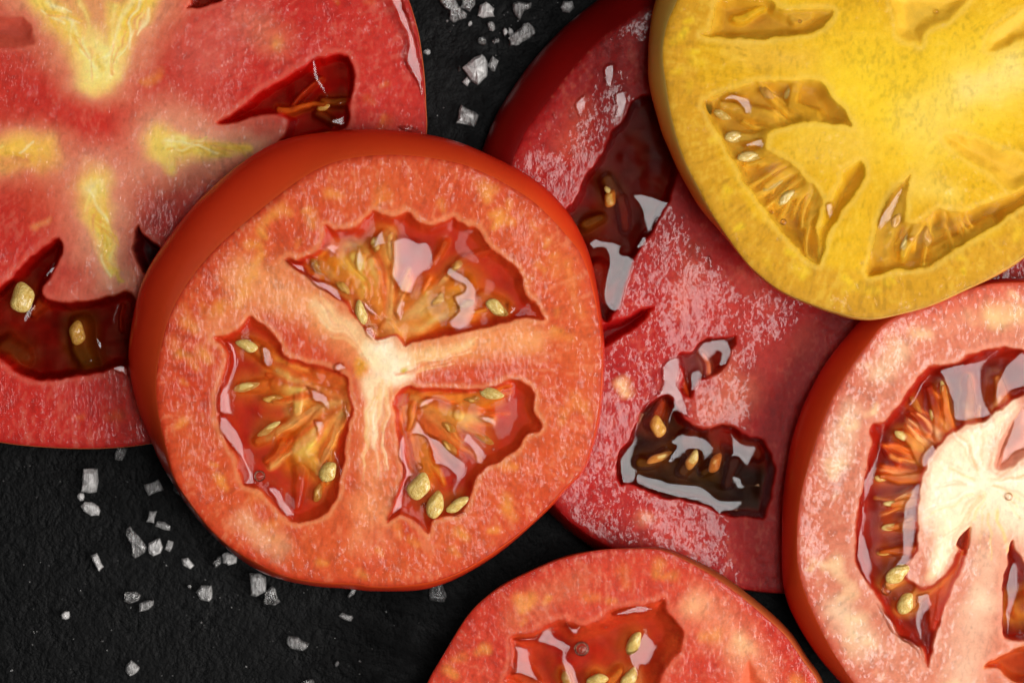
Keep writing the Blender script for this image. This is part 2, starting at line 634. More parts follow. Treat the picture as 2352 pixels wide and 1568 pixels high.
def build_slice(S):
    pl = Plane(S['c'][0], S['c'][1], S['z'], S['tilt'][0], S['tilt'][1])
    seed = S['seed']
    rng = np.random.RandomState(seed + 3)
    S['seeds'] = list(S.get('seeds', []))
    thick = S['thick'] / K / 1000.0            # mm -> layout units
    root = bpy.data.objects.new(S['name'], None)
    root.empty_display_size = 0.01
    sc.collection.objects.link(root)
    base = pl.o - pl.n * thick * K
    Mx = Matrix([[*pl.R[0], base[0]], [*pl.R[1], base[1]], [*pl.R[2], base[2]], [0, 0, 0, 1]])
    root.matrix_world = Mx
    tag(root, S['label'], 'tomato slice', 'tomato slices on the slate')
    up = np.array([0, 0, thick * K])

    outl = smooth_poly(S['outline'], 5)
    sil = smooth_poly(S.get('sil', S['outline']), 5)
    step = S.get('step', 2.4)
    lo, hi = outl.min(0) - 8, outl.max(0) + 8
    xs = axis_coords(lo[0], hi[0], -40, 2392, step)
    ys = axis_coords(lo[1], hi[1], -40, 1608, step)
    X, Y = np.meshgrid(xs, ys)
    D = sdf(X, Y, outl, 40)
    gy, gx = np.gradient(D)
    gx = gx / np.gradient(X, axis=1)
    gy = gy / np.gradient(Y, axis=0)
    gl = np.maximum(np.hypot(gx, gy), 0.3)
    loc = np.maximum(np.maximum(np.gradient(X, axis=1), np.gradient(Y, axis=0)), step)
    band = (D < 0) & (D > -2.2 * loc)
    # pull the outermost ring of points onto the outline
    Xs = np.where(band, X - gx / gl ** 2 * D, X)
    Ys = np.where(band, Y - gy / gl ** 2 * D, Y)
    mask = (D > 0) | band
    Dp = np.maximum(D, 0)

    # --- pigment of the face
    big = fbm(X, Y, 150, seed, 3)
    mid = fbm(X, Y, 34, seed + 5, 3)
    ccx, ccy = S['c']
    th = np.arctan2(Y - ccy, X - ccx)
    rr = np.hypot(X - ccx, Y - ccy)
    pf = sst(120, 380, rr)
    rad = fbm(th * 900, rr * 0.45, 17, seed + 9, 2) * 0.55 * pf + fbm(X * 1.7, Y, 11, seed + 12, 2) * 0.6 + 0.35 * fbm(X, Y, 70, seed + 15, 2)
    vein = fbm(th * 520, rr * 0.16, 12, seed + 17, 2) * sst(60, 300, rr)
    c0, c1, c2 = (lin(c) for c in S['flesh'])        # red, orange, pale

    def mixc(col, c, f):
        f = np.clip(f, 0, 1)[..., None]
        return col * (1 - f) + np.asarray(c) * f
    col = np.broadcast_to(c0, X.shape + (3,)).copy()
    col = mixc(col, c1, 0.5 + 0.55 * big + 0.22 * mid)
    if 'ring' in S:
        rw, rs, rc = S['ring']
        col = mixc(col, lin(rc), (1 - sst(rw - rs, rw + rs, D + 16 * fbm(X, Y, 60, seed + 33, 2))) * 0.85)
    wx = X + 14 * fbm(X, Y, 50, seed + 20, 2)
    wy = Y + 14 * fbm(X, Y, 50, seed + 30, 2)
    for (pts, r0, r1, c, st, *soft) in S.get('pig', []):
        q = stroke(wx, wy, pts, r0, r1)
        f = np.clip(1 - q, 0, 1)
        f = f * f * (3 - 2 * f)
        if soft:
            f = f ** soft[0]
        col = mixc(col, lin(c), f * st * (1 + 0.25 * mid + S.get('veins', 0.35) * vein * (1 - f)))
    # cavities
    h = 1.6 * big + 0.8 * fbm(X, Y, 18, seed + 40, 2) - 3.0 * np.exp(-Dp / 5.0)
    cavd = np.full(X.shape, -60.0, np.float32)
    wxx = X + 5 * fbm(X, Y, 22, seed + 50, 2)
    wyy = Y + 5 * fbm(X, Y, 22, seed + 60, 2)
    cav_list = []
    for cv in S['cav']:
        d = sdf(wxx, wyy, smooth_poly(cv['p'], 4), 60)
        cav_list.append(d)
        cavd = np.maximum(cavd, d)
    # blotches in the outer wall
    bl = S.get('blotch')
    if bl:
        cand = np.argwhere((D > bl['d'][0]) & (D < bl['d'][1]) & (cavd < -14))
        for i in range(bl['n']):
            yy, xx = cand[rng.randint(len(cand))]
            px, py = X[yy, xx], Y[yy, xx]
            a = rng.rand() * math.pi
            r = rng.uniform(*bl['r'])
            e = np.array([math.cos(a), math.sin(a)]) * r * 0.45
            q = stroke(X, Y, [np.array([px, py]) - e, np.array([px, py]) + e], r, r * 0.7)
            f = np.clip(1 - q, 0, 1)
            col = mixc(col, lin(bl['c']), (f * f * (3 - 2 * f)) ** 1.3 * bl['st'] * rng.uniform(0.3, 1) * (1 + 0.5 * mid))
    # outer wall reddens towards the skin
    col = mixc(col, lin(S['rim']), np.exp(-Dp / S.get('rimw', 16)) * 0.85)
    # pale fibres
    col = mixc(col, c2, np.clip(rad * 2.2 - 0.25, 0, 1) * S.get('fibre', 0.5))
    col = col * (1 - 0.22 * np.clip(-rad * 2.0 - 0.2, 0, 1))[..., None]
    # pale lip round the seed chambers
    lip = np.exp(-((cavd + 7) / 6.0) ** 2)
    col = mixc(col, lin(S['lip']), lip * 0.45)
    wet = np.full(X.shape, 1.0, np.float32) * np.clip(0.75 + 0.6 * fbm(X, Y, 120, seed + 70, 2), 0.15, 1.3)
    for (pts, r0, r1, amt) in S.get('wet_and_shade', []):  # wetness offsets, some standing in for blocked reflections
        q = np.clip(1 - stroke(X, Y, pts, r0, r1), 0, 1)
        wet = wet + amt * q * q * (3 - 2 * q)  # wet holds real wetness plus the offsets for blocked reflections
    gel = np.full(X.shape, -500.0)
    gel_masks = []
    for cv, d in zip(S['cav'], cav_list):
        ins = np.clip(d, 0, None)
        wall = cv.get('wall', 13)
        prof = sst(-2.5, wall, d)
        depth = cv.get('depth', 62)
        floor = depth * prof * (0.93 + 0.1 * fbm(X, Y, 40, seed + 80, 2))
        fc = np.broadcast_to(lin(cv['floor']), X.shape + (3,)) * (1 + 0.35 * fbm(X, Y, 30, seed + 81, 3))[..., None]
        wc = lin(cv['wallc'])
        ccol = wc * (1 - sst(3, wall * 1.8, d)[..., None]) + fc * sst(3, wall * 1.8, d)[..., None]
        strokes = list(cv.get('st', []))
        if 'fan' in cv:
            fn = cv['fan']
            for k in range(fn['n']):
                a = math.radians(fn['a'][0] + (fn['a'][1] - fn['a'][0]) * (k + rng.uniform(0.15, 0.85)) / fn['n'])
                ln = rng.uniform(*fn['r'])
                st0 = fn.get('r0', 20)
                bend = rng.uniform(-.16, .16)
                ox, oy = fn['o']
                pts = [(ox + math.cos(a + bend * t) * (st0 + (ln - st0) * t), oy + math.sin(a + bend * t) * (st0 + (ln - st0) * t)) for t in (0, .35, .7, 1)]
                strokes.append((pts, fn['w'][0] * rng.uniform(.8, 1.2), fn['w'][1] * rng.uniform(.8, 1.2), fn['c'][rng.randint(len(fn['c']))], rng.uniform(.6, .95), fn['rel'] * rng.uniform(.8, 1.0)))
                if rng.rand() < fn.get('seed', 0):
                    tx, ty = pts[-1]
                    if sdf(np.array([tx]), np.array([ty]), smooth_poly(cv['p'], 4), 60)[0] > 16 and all(math.hypot(tx - q[0], ty - q[1]) > 44 for q in S['seeds']):
                        S['seeds'].append((tx, ty, rng.uniform(40, 54), rng.uniform(17, 25), 180 - math.degrees(a + bend), fn.get('dz', -2), fn.get('kind', 'amber')))
        sx = X + 7 * fbm(X, Y, 44, seed + 82, 2)
        sy = Y + 7 * fbm(X, Y, 44, seed + 92, 2)
        gr = fbm(X, Y, 11, seed + 97, 2)
        for (pts, r0, r1, c, st, rel) in strokes:
            q = stroke(sx, sy, pts, r0 * 1.45, r1 * 1.45)
            f = np.clip(1 - q * 1.45, 0, 1)
            f = f * f * (3 - 2 * f)
            fc2 = np.clip(1 - q, 0, 1)
            fc2 = fc2 * fc2 * (3 - 2 * fc2) * sst(2, wall, d)
            w = (fc2 * st)[..., None]
            ccol = ccol * (1 - w) + lin(c) * (1 + 0.25 * mid + 0.22 * gr)[..., None] * w
            floor = np.minimum(floor, depth * prof - ((rel + 0.8 * gr) * sst(0.0, 0.85, f)) * sst(-2, wall, d))
            floor = np.maximum(floor, 2.0 * prof)
        for (px, py, ln, wd, *_r) in S.get('seeds', []):
            q = stroke(X, Y, [(px, py)], ln * 0.95, ln * 0.95)
            f = np.clip(1 - q, 0, 1) * sst(2, wall, d)
            f = f * f * (3 - 2 * f)
            ccol = ccol * (1 - 0.75 * f[..., None]) + lin(cv.get('sac', S.get('sac', (214, 120, 40)))) * 0.75 * f[..., None]
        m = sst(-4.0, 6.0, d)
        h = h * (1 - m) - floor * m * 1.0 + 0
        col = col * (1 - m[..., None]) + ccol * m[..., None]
        wet = wet * (1 - m) - 1.0 * m
        if cv.get('gel') is not None:
            lv = cv.get('lv', -12) * 0.25
            g = lv - 0.06 * np.minimum(ins, 40) + 2.6 * fbm(X, Y, 70, seed + 84, 2)
            g = np.minimum(np.maximum(g, -floor + 1.2), 1.0)
            gel_masks.append((cv, d > -1.5, g))
            gel = np.where(d > 0, np.maximum(gel, g), gel)
    col = np.clip(col, 0.001, 0.95)

    F, used = grid_faces(mask)
    loc3 = pl.local(Xs, Ys, h) + up
    me = mesh_from_arrays('flesh', loc3.reshape(-1, 3)[used], F,
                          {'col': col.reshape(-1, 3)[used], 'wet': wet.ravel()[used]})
    link('flesh', me, S['mat'], root)

    # --- skin band from the cut edge down to the underside
    n = 360
    c = np.array(S['c'], float)
    P0 = resample_by_angle(outl, c, n)
    P1 = resample_by_angle(sil, c, n)
    if abs(math.atan2(*(P0[0] - c)[::-1]) - math.atan2(*(P1[0] - c)[::-1])) > 1e-6:
        a0 = math.atan2(*(P0[0] - c)[::-1])
        d = P1 - c
        k0 = np.argmin(np.abs(np.angle(np.exp(1j * (np.arctan2(d[:, 1], d[:, 0]) - a0)))))
        P1 = np.roll(P1, -k0, 0)
        if np.cross(P0[0] - c, P0[1] - c) * np.cross(P1[0] - c, P1[1] - c) < 0:
            P1 = np.roll(P1[::-1], 1, 0)
    rings = 18
    V = []
    ang = np.linspace(0, 2 * math.pi, n, endpoint=False)
    wob = 1.2 * np.sin(ang * 7 + seed) + 0.8 * np.sin(ang * 17 + 2 * seed)
    for i in range(rings):
        t = i / (rings - 1)
        s = math.sin(min(1, t / 0.62) * math.pi / 2)
        Pm = P0 + (P1 - P0) * s
        if t > 0.62:
            Pm = c + (Pm - c) * (1 - 0.10 * ((t - 0.62) / 0.38) ** 2)
        dep = thick * t
        if i == 0:
            Pm = P0 - (P0 - c) / np.linalg.norm(P0 - c, axis=1)[:, None] * 1.2
            dep = 1.2
        elif i == 1:
            Pm = P0 + (P1 - P0) * 0.05 + (P0 - c) / np.linalg.norm(P0 - c, axis=1)[:, None] * 0.6
            dep = 3.5
        else:
            Pm = Pm + ((P0 - c) / np.linalg.norm(P0 - c, axis=1)[:, None]) * (wob * math.sin(math.pi * t))[:, None]
        q = pl.local(Pm[:, 0], Pm[:, 1], plane_off=np.full(n, -dep))
        V.append(q + up)
    V = np.concatenate(V)
    idx = np.arange(rings * n).reshape(rings, n)
    a, b = idx[:-1], np.roll(idx[:-1], -1, 1)
    cc, dd = np.roll(idx[1:], -1, 1), idx[1:]
    Fs = np.stack([a, b, cc, dd], -1).reshape(-1, 4)
    v0, v1, v3 = V[Fs[0, 0]], V[Fs[0, 1]], V[Fs[0, 3]]
    nn = np.cross(v1 - v0, v3 - v0)
    mid3 = V[Fs[0]].mean(0)
    if nn @ (mid3 - np.array([0, 0, thick * K])) < 0:
        Fs = Fs[:, ::-1]
    V = np.vstack([V, [[0, 0, 0.00002]]])
    ev = np.zeros(len(V))
    for i in range(rings):
        ev[i * n:(i + 1) * n] = 1.0 if i == 0 else 0.75 * max(0.0, 1 - i / (rings * 0.55)) ** 1.5
    me = mesh_from_arrays('skin', V, Fs, {'edge': ev})
    link('skin', me, S['skin'], root)
    # underside
    vb = V[(rings - 1) * n:rings * n]
    cen = vb.mean(0)
    Vb = np.vstack([vb, cen])
    Fb = np.stack([np.roll(np.arange(n), -1), np.arange(n), np.full(n, n)], -1)
    colb = np.tile(c0, (n + 1, 1))
    me = mesh_from_arrays('underside', Vb, Fb, {'col': colb, 'wet': np.full(n + 1, 0.5)})
    link('underside', me, S['mat'], root)

    # --- jelly in the seed chambers
    for cv, gm, g in gel_masks:
        Fg, used = grid_faces(gm & mask)
        if len(Fg) == 0:
            continue
        q = pl.local(X, Y, g) + up
        me = mesh_from_arrays('seed_jelly', q.reshape(-1, 3)[used], Fg)
        link('seed_jelly', me, cv['gel'], root)

    # --- seeds
    def sample(A, px, py):
        i = min(max(int(np.searchsorted(ys, py)), 0), len(ys) - 1)
        j = min(max(int(np.searchsorted(xs, px)), 0), len(xs) - 1)
        return A[i, j]
    top = np.maximum(h, gel)
    for (px, py, ln, wd, ang_, *rest) in S.get('seeds', []):
        dz = min(rest[0] if rest else 0, 4) - 4
        kind = rest[1] if len(rest) > 1 else 'pale'
        hh = sample(top, px, py) + dz
        p = pl.local(np.array(px, float), np.array(py, float), hh) + up
        o = bpy.data.objects.new('seed', seed_mesh(kind, rng.randint(4)))
        sc.collection.objects.link(o)
        o.parent = root
        o.location = p
        o.rotation_euler = (rng.uniform(-.15, .15), rng.uniform(-.2, .2), math.radians(ang_))
        o.scale = (ln / 2 * K * rng.uniform(.92, 1.08), wd / 2 * K * rng.uniform(.85, 1.12), wd * rng.uniform(.26, .36) * K)
    for (px, py, r) in S.get('bubbles', []):
        hh = sample(top, px, py)
        p = pl.local(np.array(px, float), np.array(py, float), hh) + up
        o = bpy.data.objects.new('juice_bubble', bubble_mesh())
        sc.collection.objects.link(o)
        o.parent = root
        o.location = p
        o.scale = (r * K,) * 3

    # --- pools of juice
    for fi, fp in enumerate(S.get('film', [])):
        pp = smooth_poly(fp, 5)
        l2, h2 = pp.min(0) - 6, pp.max(0) + 6
        fs = 2.4
        fx, fy = np.meshgrid(np.arange(l2[0], h2[0], fs), np.arange(l2[1], h2[1], fs))
        wx = fx + 4.0 * fbm(fx, fy, 22, seed + 100 + fi, 2)
        wy = fy + 4.0 * fbm(fx, fy, 22, seed + 140 + fi, 2)
        d = sdf(wx, wy, pp, 30)
        ii = np.clip(np.searchsorted(ys, fy.ravel()), 0, len(ys) - 1)
        jj = np.clip(np.searchsorted(xs, fx.ravel()), 0, len(xs) - 1)
        t = top[ii, jj].reshape(fx.shape)
        inside = d > 1
        if inside.sum() < 4:
            continue
        cpx, cpy = fx[inside].mean(), fy[inside].mean()
        sx, sy = pl.mirror_slope(cpx, cpy)
        rel = -sx * (fx - cpx) + sy * (fy - cpy)         # layout y runs down
        lvl = np.percentile((t - rel)[inside], S.get('filmq', 90)) + 1.5
        hgt = rel + lvl
        under = t - 2.0
        e = sst(-1.0, 5.0, d)
        z = np.minimum(hgt, hgt * e + (np.minimum(under, hgt)) * (1 - e))
        Ff, used = grid_faces(d > -1.0)
        if len(Ff) == 0:
            continue
        q = pl.local(fx, fy, z) + up
        me = mesh_from_arrays('juice_film', q.reshape(-1, 3)[used], Ff)
        link('juice_film', me, M_FILM, root)
    return root


def crop(x0, y0, s, pts):
    """points read off an enlarged view with its own origin and scale"""
    return [(x0 + a * s, y0 + b * s) for a, b in pts]


def cp(pts):
    return crop(602.9, 459.4, .29296, pts)


def cq(pts):
    return crop(459.4, 717.8, .32958, pts)


def cr(pts):
    return crop(861.3, 832.6, .25634, pts)


def c5(pts):
    return crop(1091, 0, .4578, pts)


def c6(pts):
    return crop(1464.2, 0, .476, pts)


def c7(pts):
    return crop(1234.5, 631.6, .476, pts)


def cs(pts):
    return crop(1923.6, 746.5, .52405, pts)


def c9(pts):
    return crop(947.4, 1205.8, .4272, pts)


def c1(pts):
    return crop(0, 0, .42, pts)


def c2(pts):
    return crop(0, 459.4, .3662, pts)


RED = (190, 28, 18)
WALL = (206, 52, 28)
OR = (244, 164, 58)
ORD = (236, 128, 44)
PALE = (240, 190, 120)

# ---- the big red slice on the left, lying on the slate
SL_B = dict(
    name='tomato_slice', seed=11, c=(230, 300), z=0.0092, tilt=(0.0, 0.0), thick=9.0,
    label='red tomato slice with yellow veins, partly under the orange-red slice, left side',
    outline=[(975, 180), (978, 240), (980, 305), (968, 430), (930, 560), (870, 690), (780, 820), (660, 920), (520, 985), (420, 1008), (350, 1018),
             (290, 1026), (200, 1030), (100, 1026), (0, 1015), (-130, 985), (-270, 910), (-390, 790), (-470, 640), (-510, 470), (-515, 290), (-480, 110),
             (-410, -60), (-300, -210), (-150, -330), (30, -410), (220, -440), (420, -420), (600, -350), (750, -240), (860, -120), (925, -30), (957, 60), (968, 120)],
    flesh=((188, 30, 24), (204, 58, 44), (234, 150, 124)), rim=(172, 22, 20), rimw=22, lip=(214, 100, 80), fibre=0.16, sac=(150, 76, 22), veins=0.2,
    mat='FLESH_B', skin=M_SKIN_R,
    pig=[([(60, -60), (150, 60), (230, 170)], 210, 150, (220, 112, 84), .75), ([(360, -60), (300, 60), (240, 170)], 200, 150, (220, 112, 84), .75), ([(390, 340), (520, 345), (620, 330)], 200, 90, (222, 124, 94), .75),
         ([(215, 450), (230, 560), (260, 660), (200, 690)], 190, 150, (220, 116, 90), .75), ([(-60, 360), (90, 356)], 150, 130, (220, 112, 80), .7),
         ([(250, 280)], 190, 190, (204, 44, 32), .9),
         ([(80, -40), (150, 42), (225, 160)], 156, 117, (232, 150, 108), 1), ([(350, -40), (300, 42), (240, 160)], 143, 117, (232, 150, 108), 1),
         ([(215, -30), (220, 80)], 117, 78, (230, 156, 98), 1),
         ([(95, -10), (165, 80), (212, 140), (235, 168)], 54, 67, (255, 214, 96), 1), ([(340, -10), (290, 42), (252, 130), (232, 172)], 46, 67, (254, 212, 84), 1),
         ([(234, 130), (232, 155)], 84, 90, (255, 234, 140), 1), ([(180, 0), (200, 42)], 23, 18, (240, 196, 96), .6), ([(262, 20), (250, 90)], 23, 18, (244, 206, 96), .6),
         ([(380, 330), (470, 345), (590, 340)], 156, 52, (236, 160, 122), 1),
         ([(372, 330), (420, 342), (490, 350), (570, 346)], 65, 19, (254, 212, 90), 1), ([(375, 335), (388, 385)], 49, 23, (244, 212, 96), .9), ([(405, 330)], 39, 39, (255, 236, 146), 1),
         ([(-60, 362), (60, 352), (118, 358)], 97, 91, (232, 150, 108), 1), ([(-60, 362), (60, 350), (105, 352)], 67, 57, (252, 200, 80), 1), ([(10, 374), (60, 366)], 33, 20, (224, 150, 80), .9),
         ([(215, 430), (228, 540), (268, 640)], 143, 78, (236, 158, 122), 1),
         ([(212, 425), (220, 480), (232, 545), (266, 625)], 70, 19, (255, 216, 92), 1), ([(214, 440)], 44, 44, (255, 238, 156), 1),
         ([(360, 172), (330, 190)], 23, 13, (228, 130, 52), .6), ([(630, 95), (560, 42)], 78, 52, (222, 120, 84), .6), ([(640, 98)], 28, 28, (232, 150, 80), .6), ([(80, 520), (105, 500)], 18, 13, (232, 146, 84), .8),
         ([(560, 42), (470, 130)], 91, 117, (214, 100, 84), .6), ([(110, 450)], 156, 156, (208, 74, 44), .5),
         ([(120, 0), (180, 90), (226, 160)], 11, 8, (255, 240, 170), .5), ([(178, -10), (205, 70), (228, 150)], 9, 7, (250, 214, 120), .8), ([(300, 10), (262, 80), (238, 150)], 11, 8, (255, 240, 170), .5), ([(268, 20), (252, 90)], 8, 6, (252, 220, 120), .8),
         ([(395, 332), (470, 350), (570, 346)], 9, 5, (246, 198, 70), .7), ([(385, 345), (460, 362), (520, 368)], 7, 5, (248, 206, 84), .6), ([(222, 470), (232, 550), (280, 650)], 9, 5, (246, 198, 70), .7), ([(240, 440), (244, 520), (250, 580)], 7, 5, (240, 196, 70), .7),
         ([(225, 130), (240, 165)], 13, 10, (230, 186, 40), .6), ([(400, 325), (412, 345)], 13, 8, (226, 186, 36), .7), ([(220, 430), (232, 455)], 12, 9, (228, 190, 44), .6)],
    blotch=dict(n=26, d=(40, 150), r=(12, 30), c=(226, 130, 48), st=.5),
    cav=[dict(p=c1([(1180, 672), (1300, 600), (1450, 480), (1600, 400), (1700, 330), (1800, 300), (1890, 300), (1930, 360), (1940, 450), (1915, 560), (1905, 690),
                    (1800, 725), (1650, 760), (1500, 810), (1560, 720), (1575, 655), (1500, 622), (1400, 634), (1280, 675)]),
              floor=(150, 4, 6), wallc=(180, 12, 12), depth=56, wall=16, gel=G_C, lv=-40,
              st=[([(640, 250), (700, 245), (742, 238)], 16, 12, (206, 110, 40), 1, 60), ([(672, 240), (705, 205), (735, 180)], 11, 9, (170, 60, 30), .9, 48),
                  ([(742, 232), (790, 232)], 20, 22, (120, 76, 18), .9, 42), ([(730, 262), (765, 285)], 20, 18, (110, 50, 20), .9, 37)]),
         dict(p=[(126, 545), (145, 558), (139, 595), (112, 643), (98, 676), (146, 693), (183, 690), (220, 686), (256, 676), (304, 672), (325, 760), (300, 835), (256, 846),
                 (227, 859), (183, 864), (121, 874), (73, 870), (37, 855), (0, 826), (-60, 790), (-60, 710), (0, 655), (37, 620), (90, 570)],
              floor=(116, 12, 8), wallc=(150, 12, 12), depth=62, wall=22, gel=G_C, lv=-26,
              st=[([(95, 690), (70, 720)], 26, 18, (150, 60, 22), .7, 34), ([(178, 745), (182, 800), (195, 825)], 40, 44, (112, 84, 18), .9, 30), ([(10, 800), (50, 815)], 50, 40, (92, 60, 18), .7, 24), ([(275, 700), (278, 760)], 8, 8, (150, 40, 18), .7, 30)]),
         dict(p=[(315, 518), (304, 555), (311, 590), (333, 630), (372, 600), (366, 570), (352, 555), (326, 533)], floor=(50, 2, 6), wallc=(120, 6, 10), depth=110, wall=14, gel=None),
         dict(p=[(430, 22), (440, 6), (452, -20), (540, -60), (520, -10), (480, 12)], floor=(110, 6, 10), wallc=(150, 14, 14), depth=70, wall=12, gel=G_D, lv=-26),
         dict(p=[(-60, 40), (20, 36), (62, 44), (80, 100), (40, 108), (-60, 100)], floor=(168, 62, 46), wallc=(190, 76, 56), depth=11, wall=30, gel=None)],
    seeds=[(50, 682, 66, 56, 100, 14), (176, 764, 60, 42, 85, 3, 'amber'), (742, 246, 34, 18, 20, 2, 'amber')],
    film=[c1(p) for p in ([(2120, -30), (2190, -30), (2250, 130), (2305, 330), (2318, 600), (2290, 610), (2280, 480), (2220, 350), (2220, 220), (2170, 100)],
                          [(1700, 330), (1735, 325), (1760, 420), (1800, 520), (1770, 520), (1710, 430)], [(1815, 580), (1870, 540), (1885, 555), (1830, 590)],
                          [(1890, 585), (1885, 670), (1850, 695), (1790, 665), (1860, 630)], [(2170, 690), (2250, 695), (2320, 722), (2310, 735), (2210, 718)])]
    + [c2(p) for p in ([(355, 365), (330, 440), (290, 500), (270, 480), (300, 410)], [(580, 850), (620, 860), (650, 900), (635, 945), (600, 935)],
                       [(730, 630), (747, 660), (725, 790), (700, 760)], [(680, 1050), (800, 1030), (812, 1180), (860, 1350), (930, 1510), (890, 1480), (830, 1290), (790, 1110), (740, 1090)],
                       [(190, 650), (218, 660), (200, 730), (150, 790), (130, 740)], [(500, 1030), (560, 990), (605, 1000), (590, 1022)])],
)

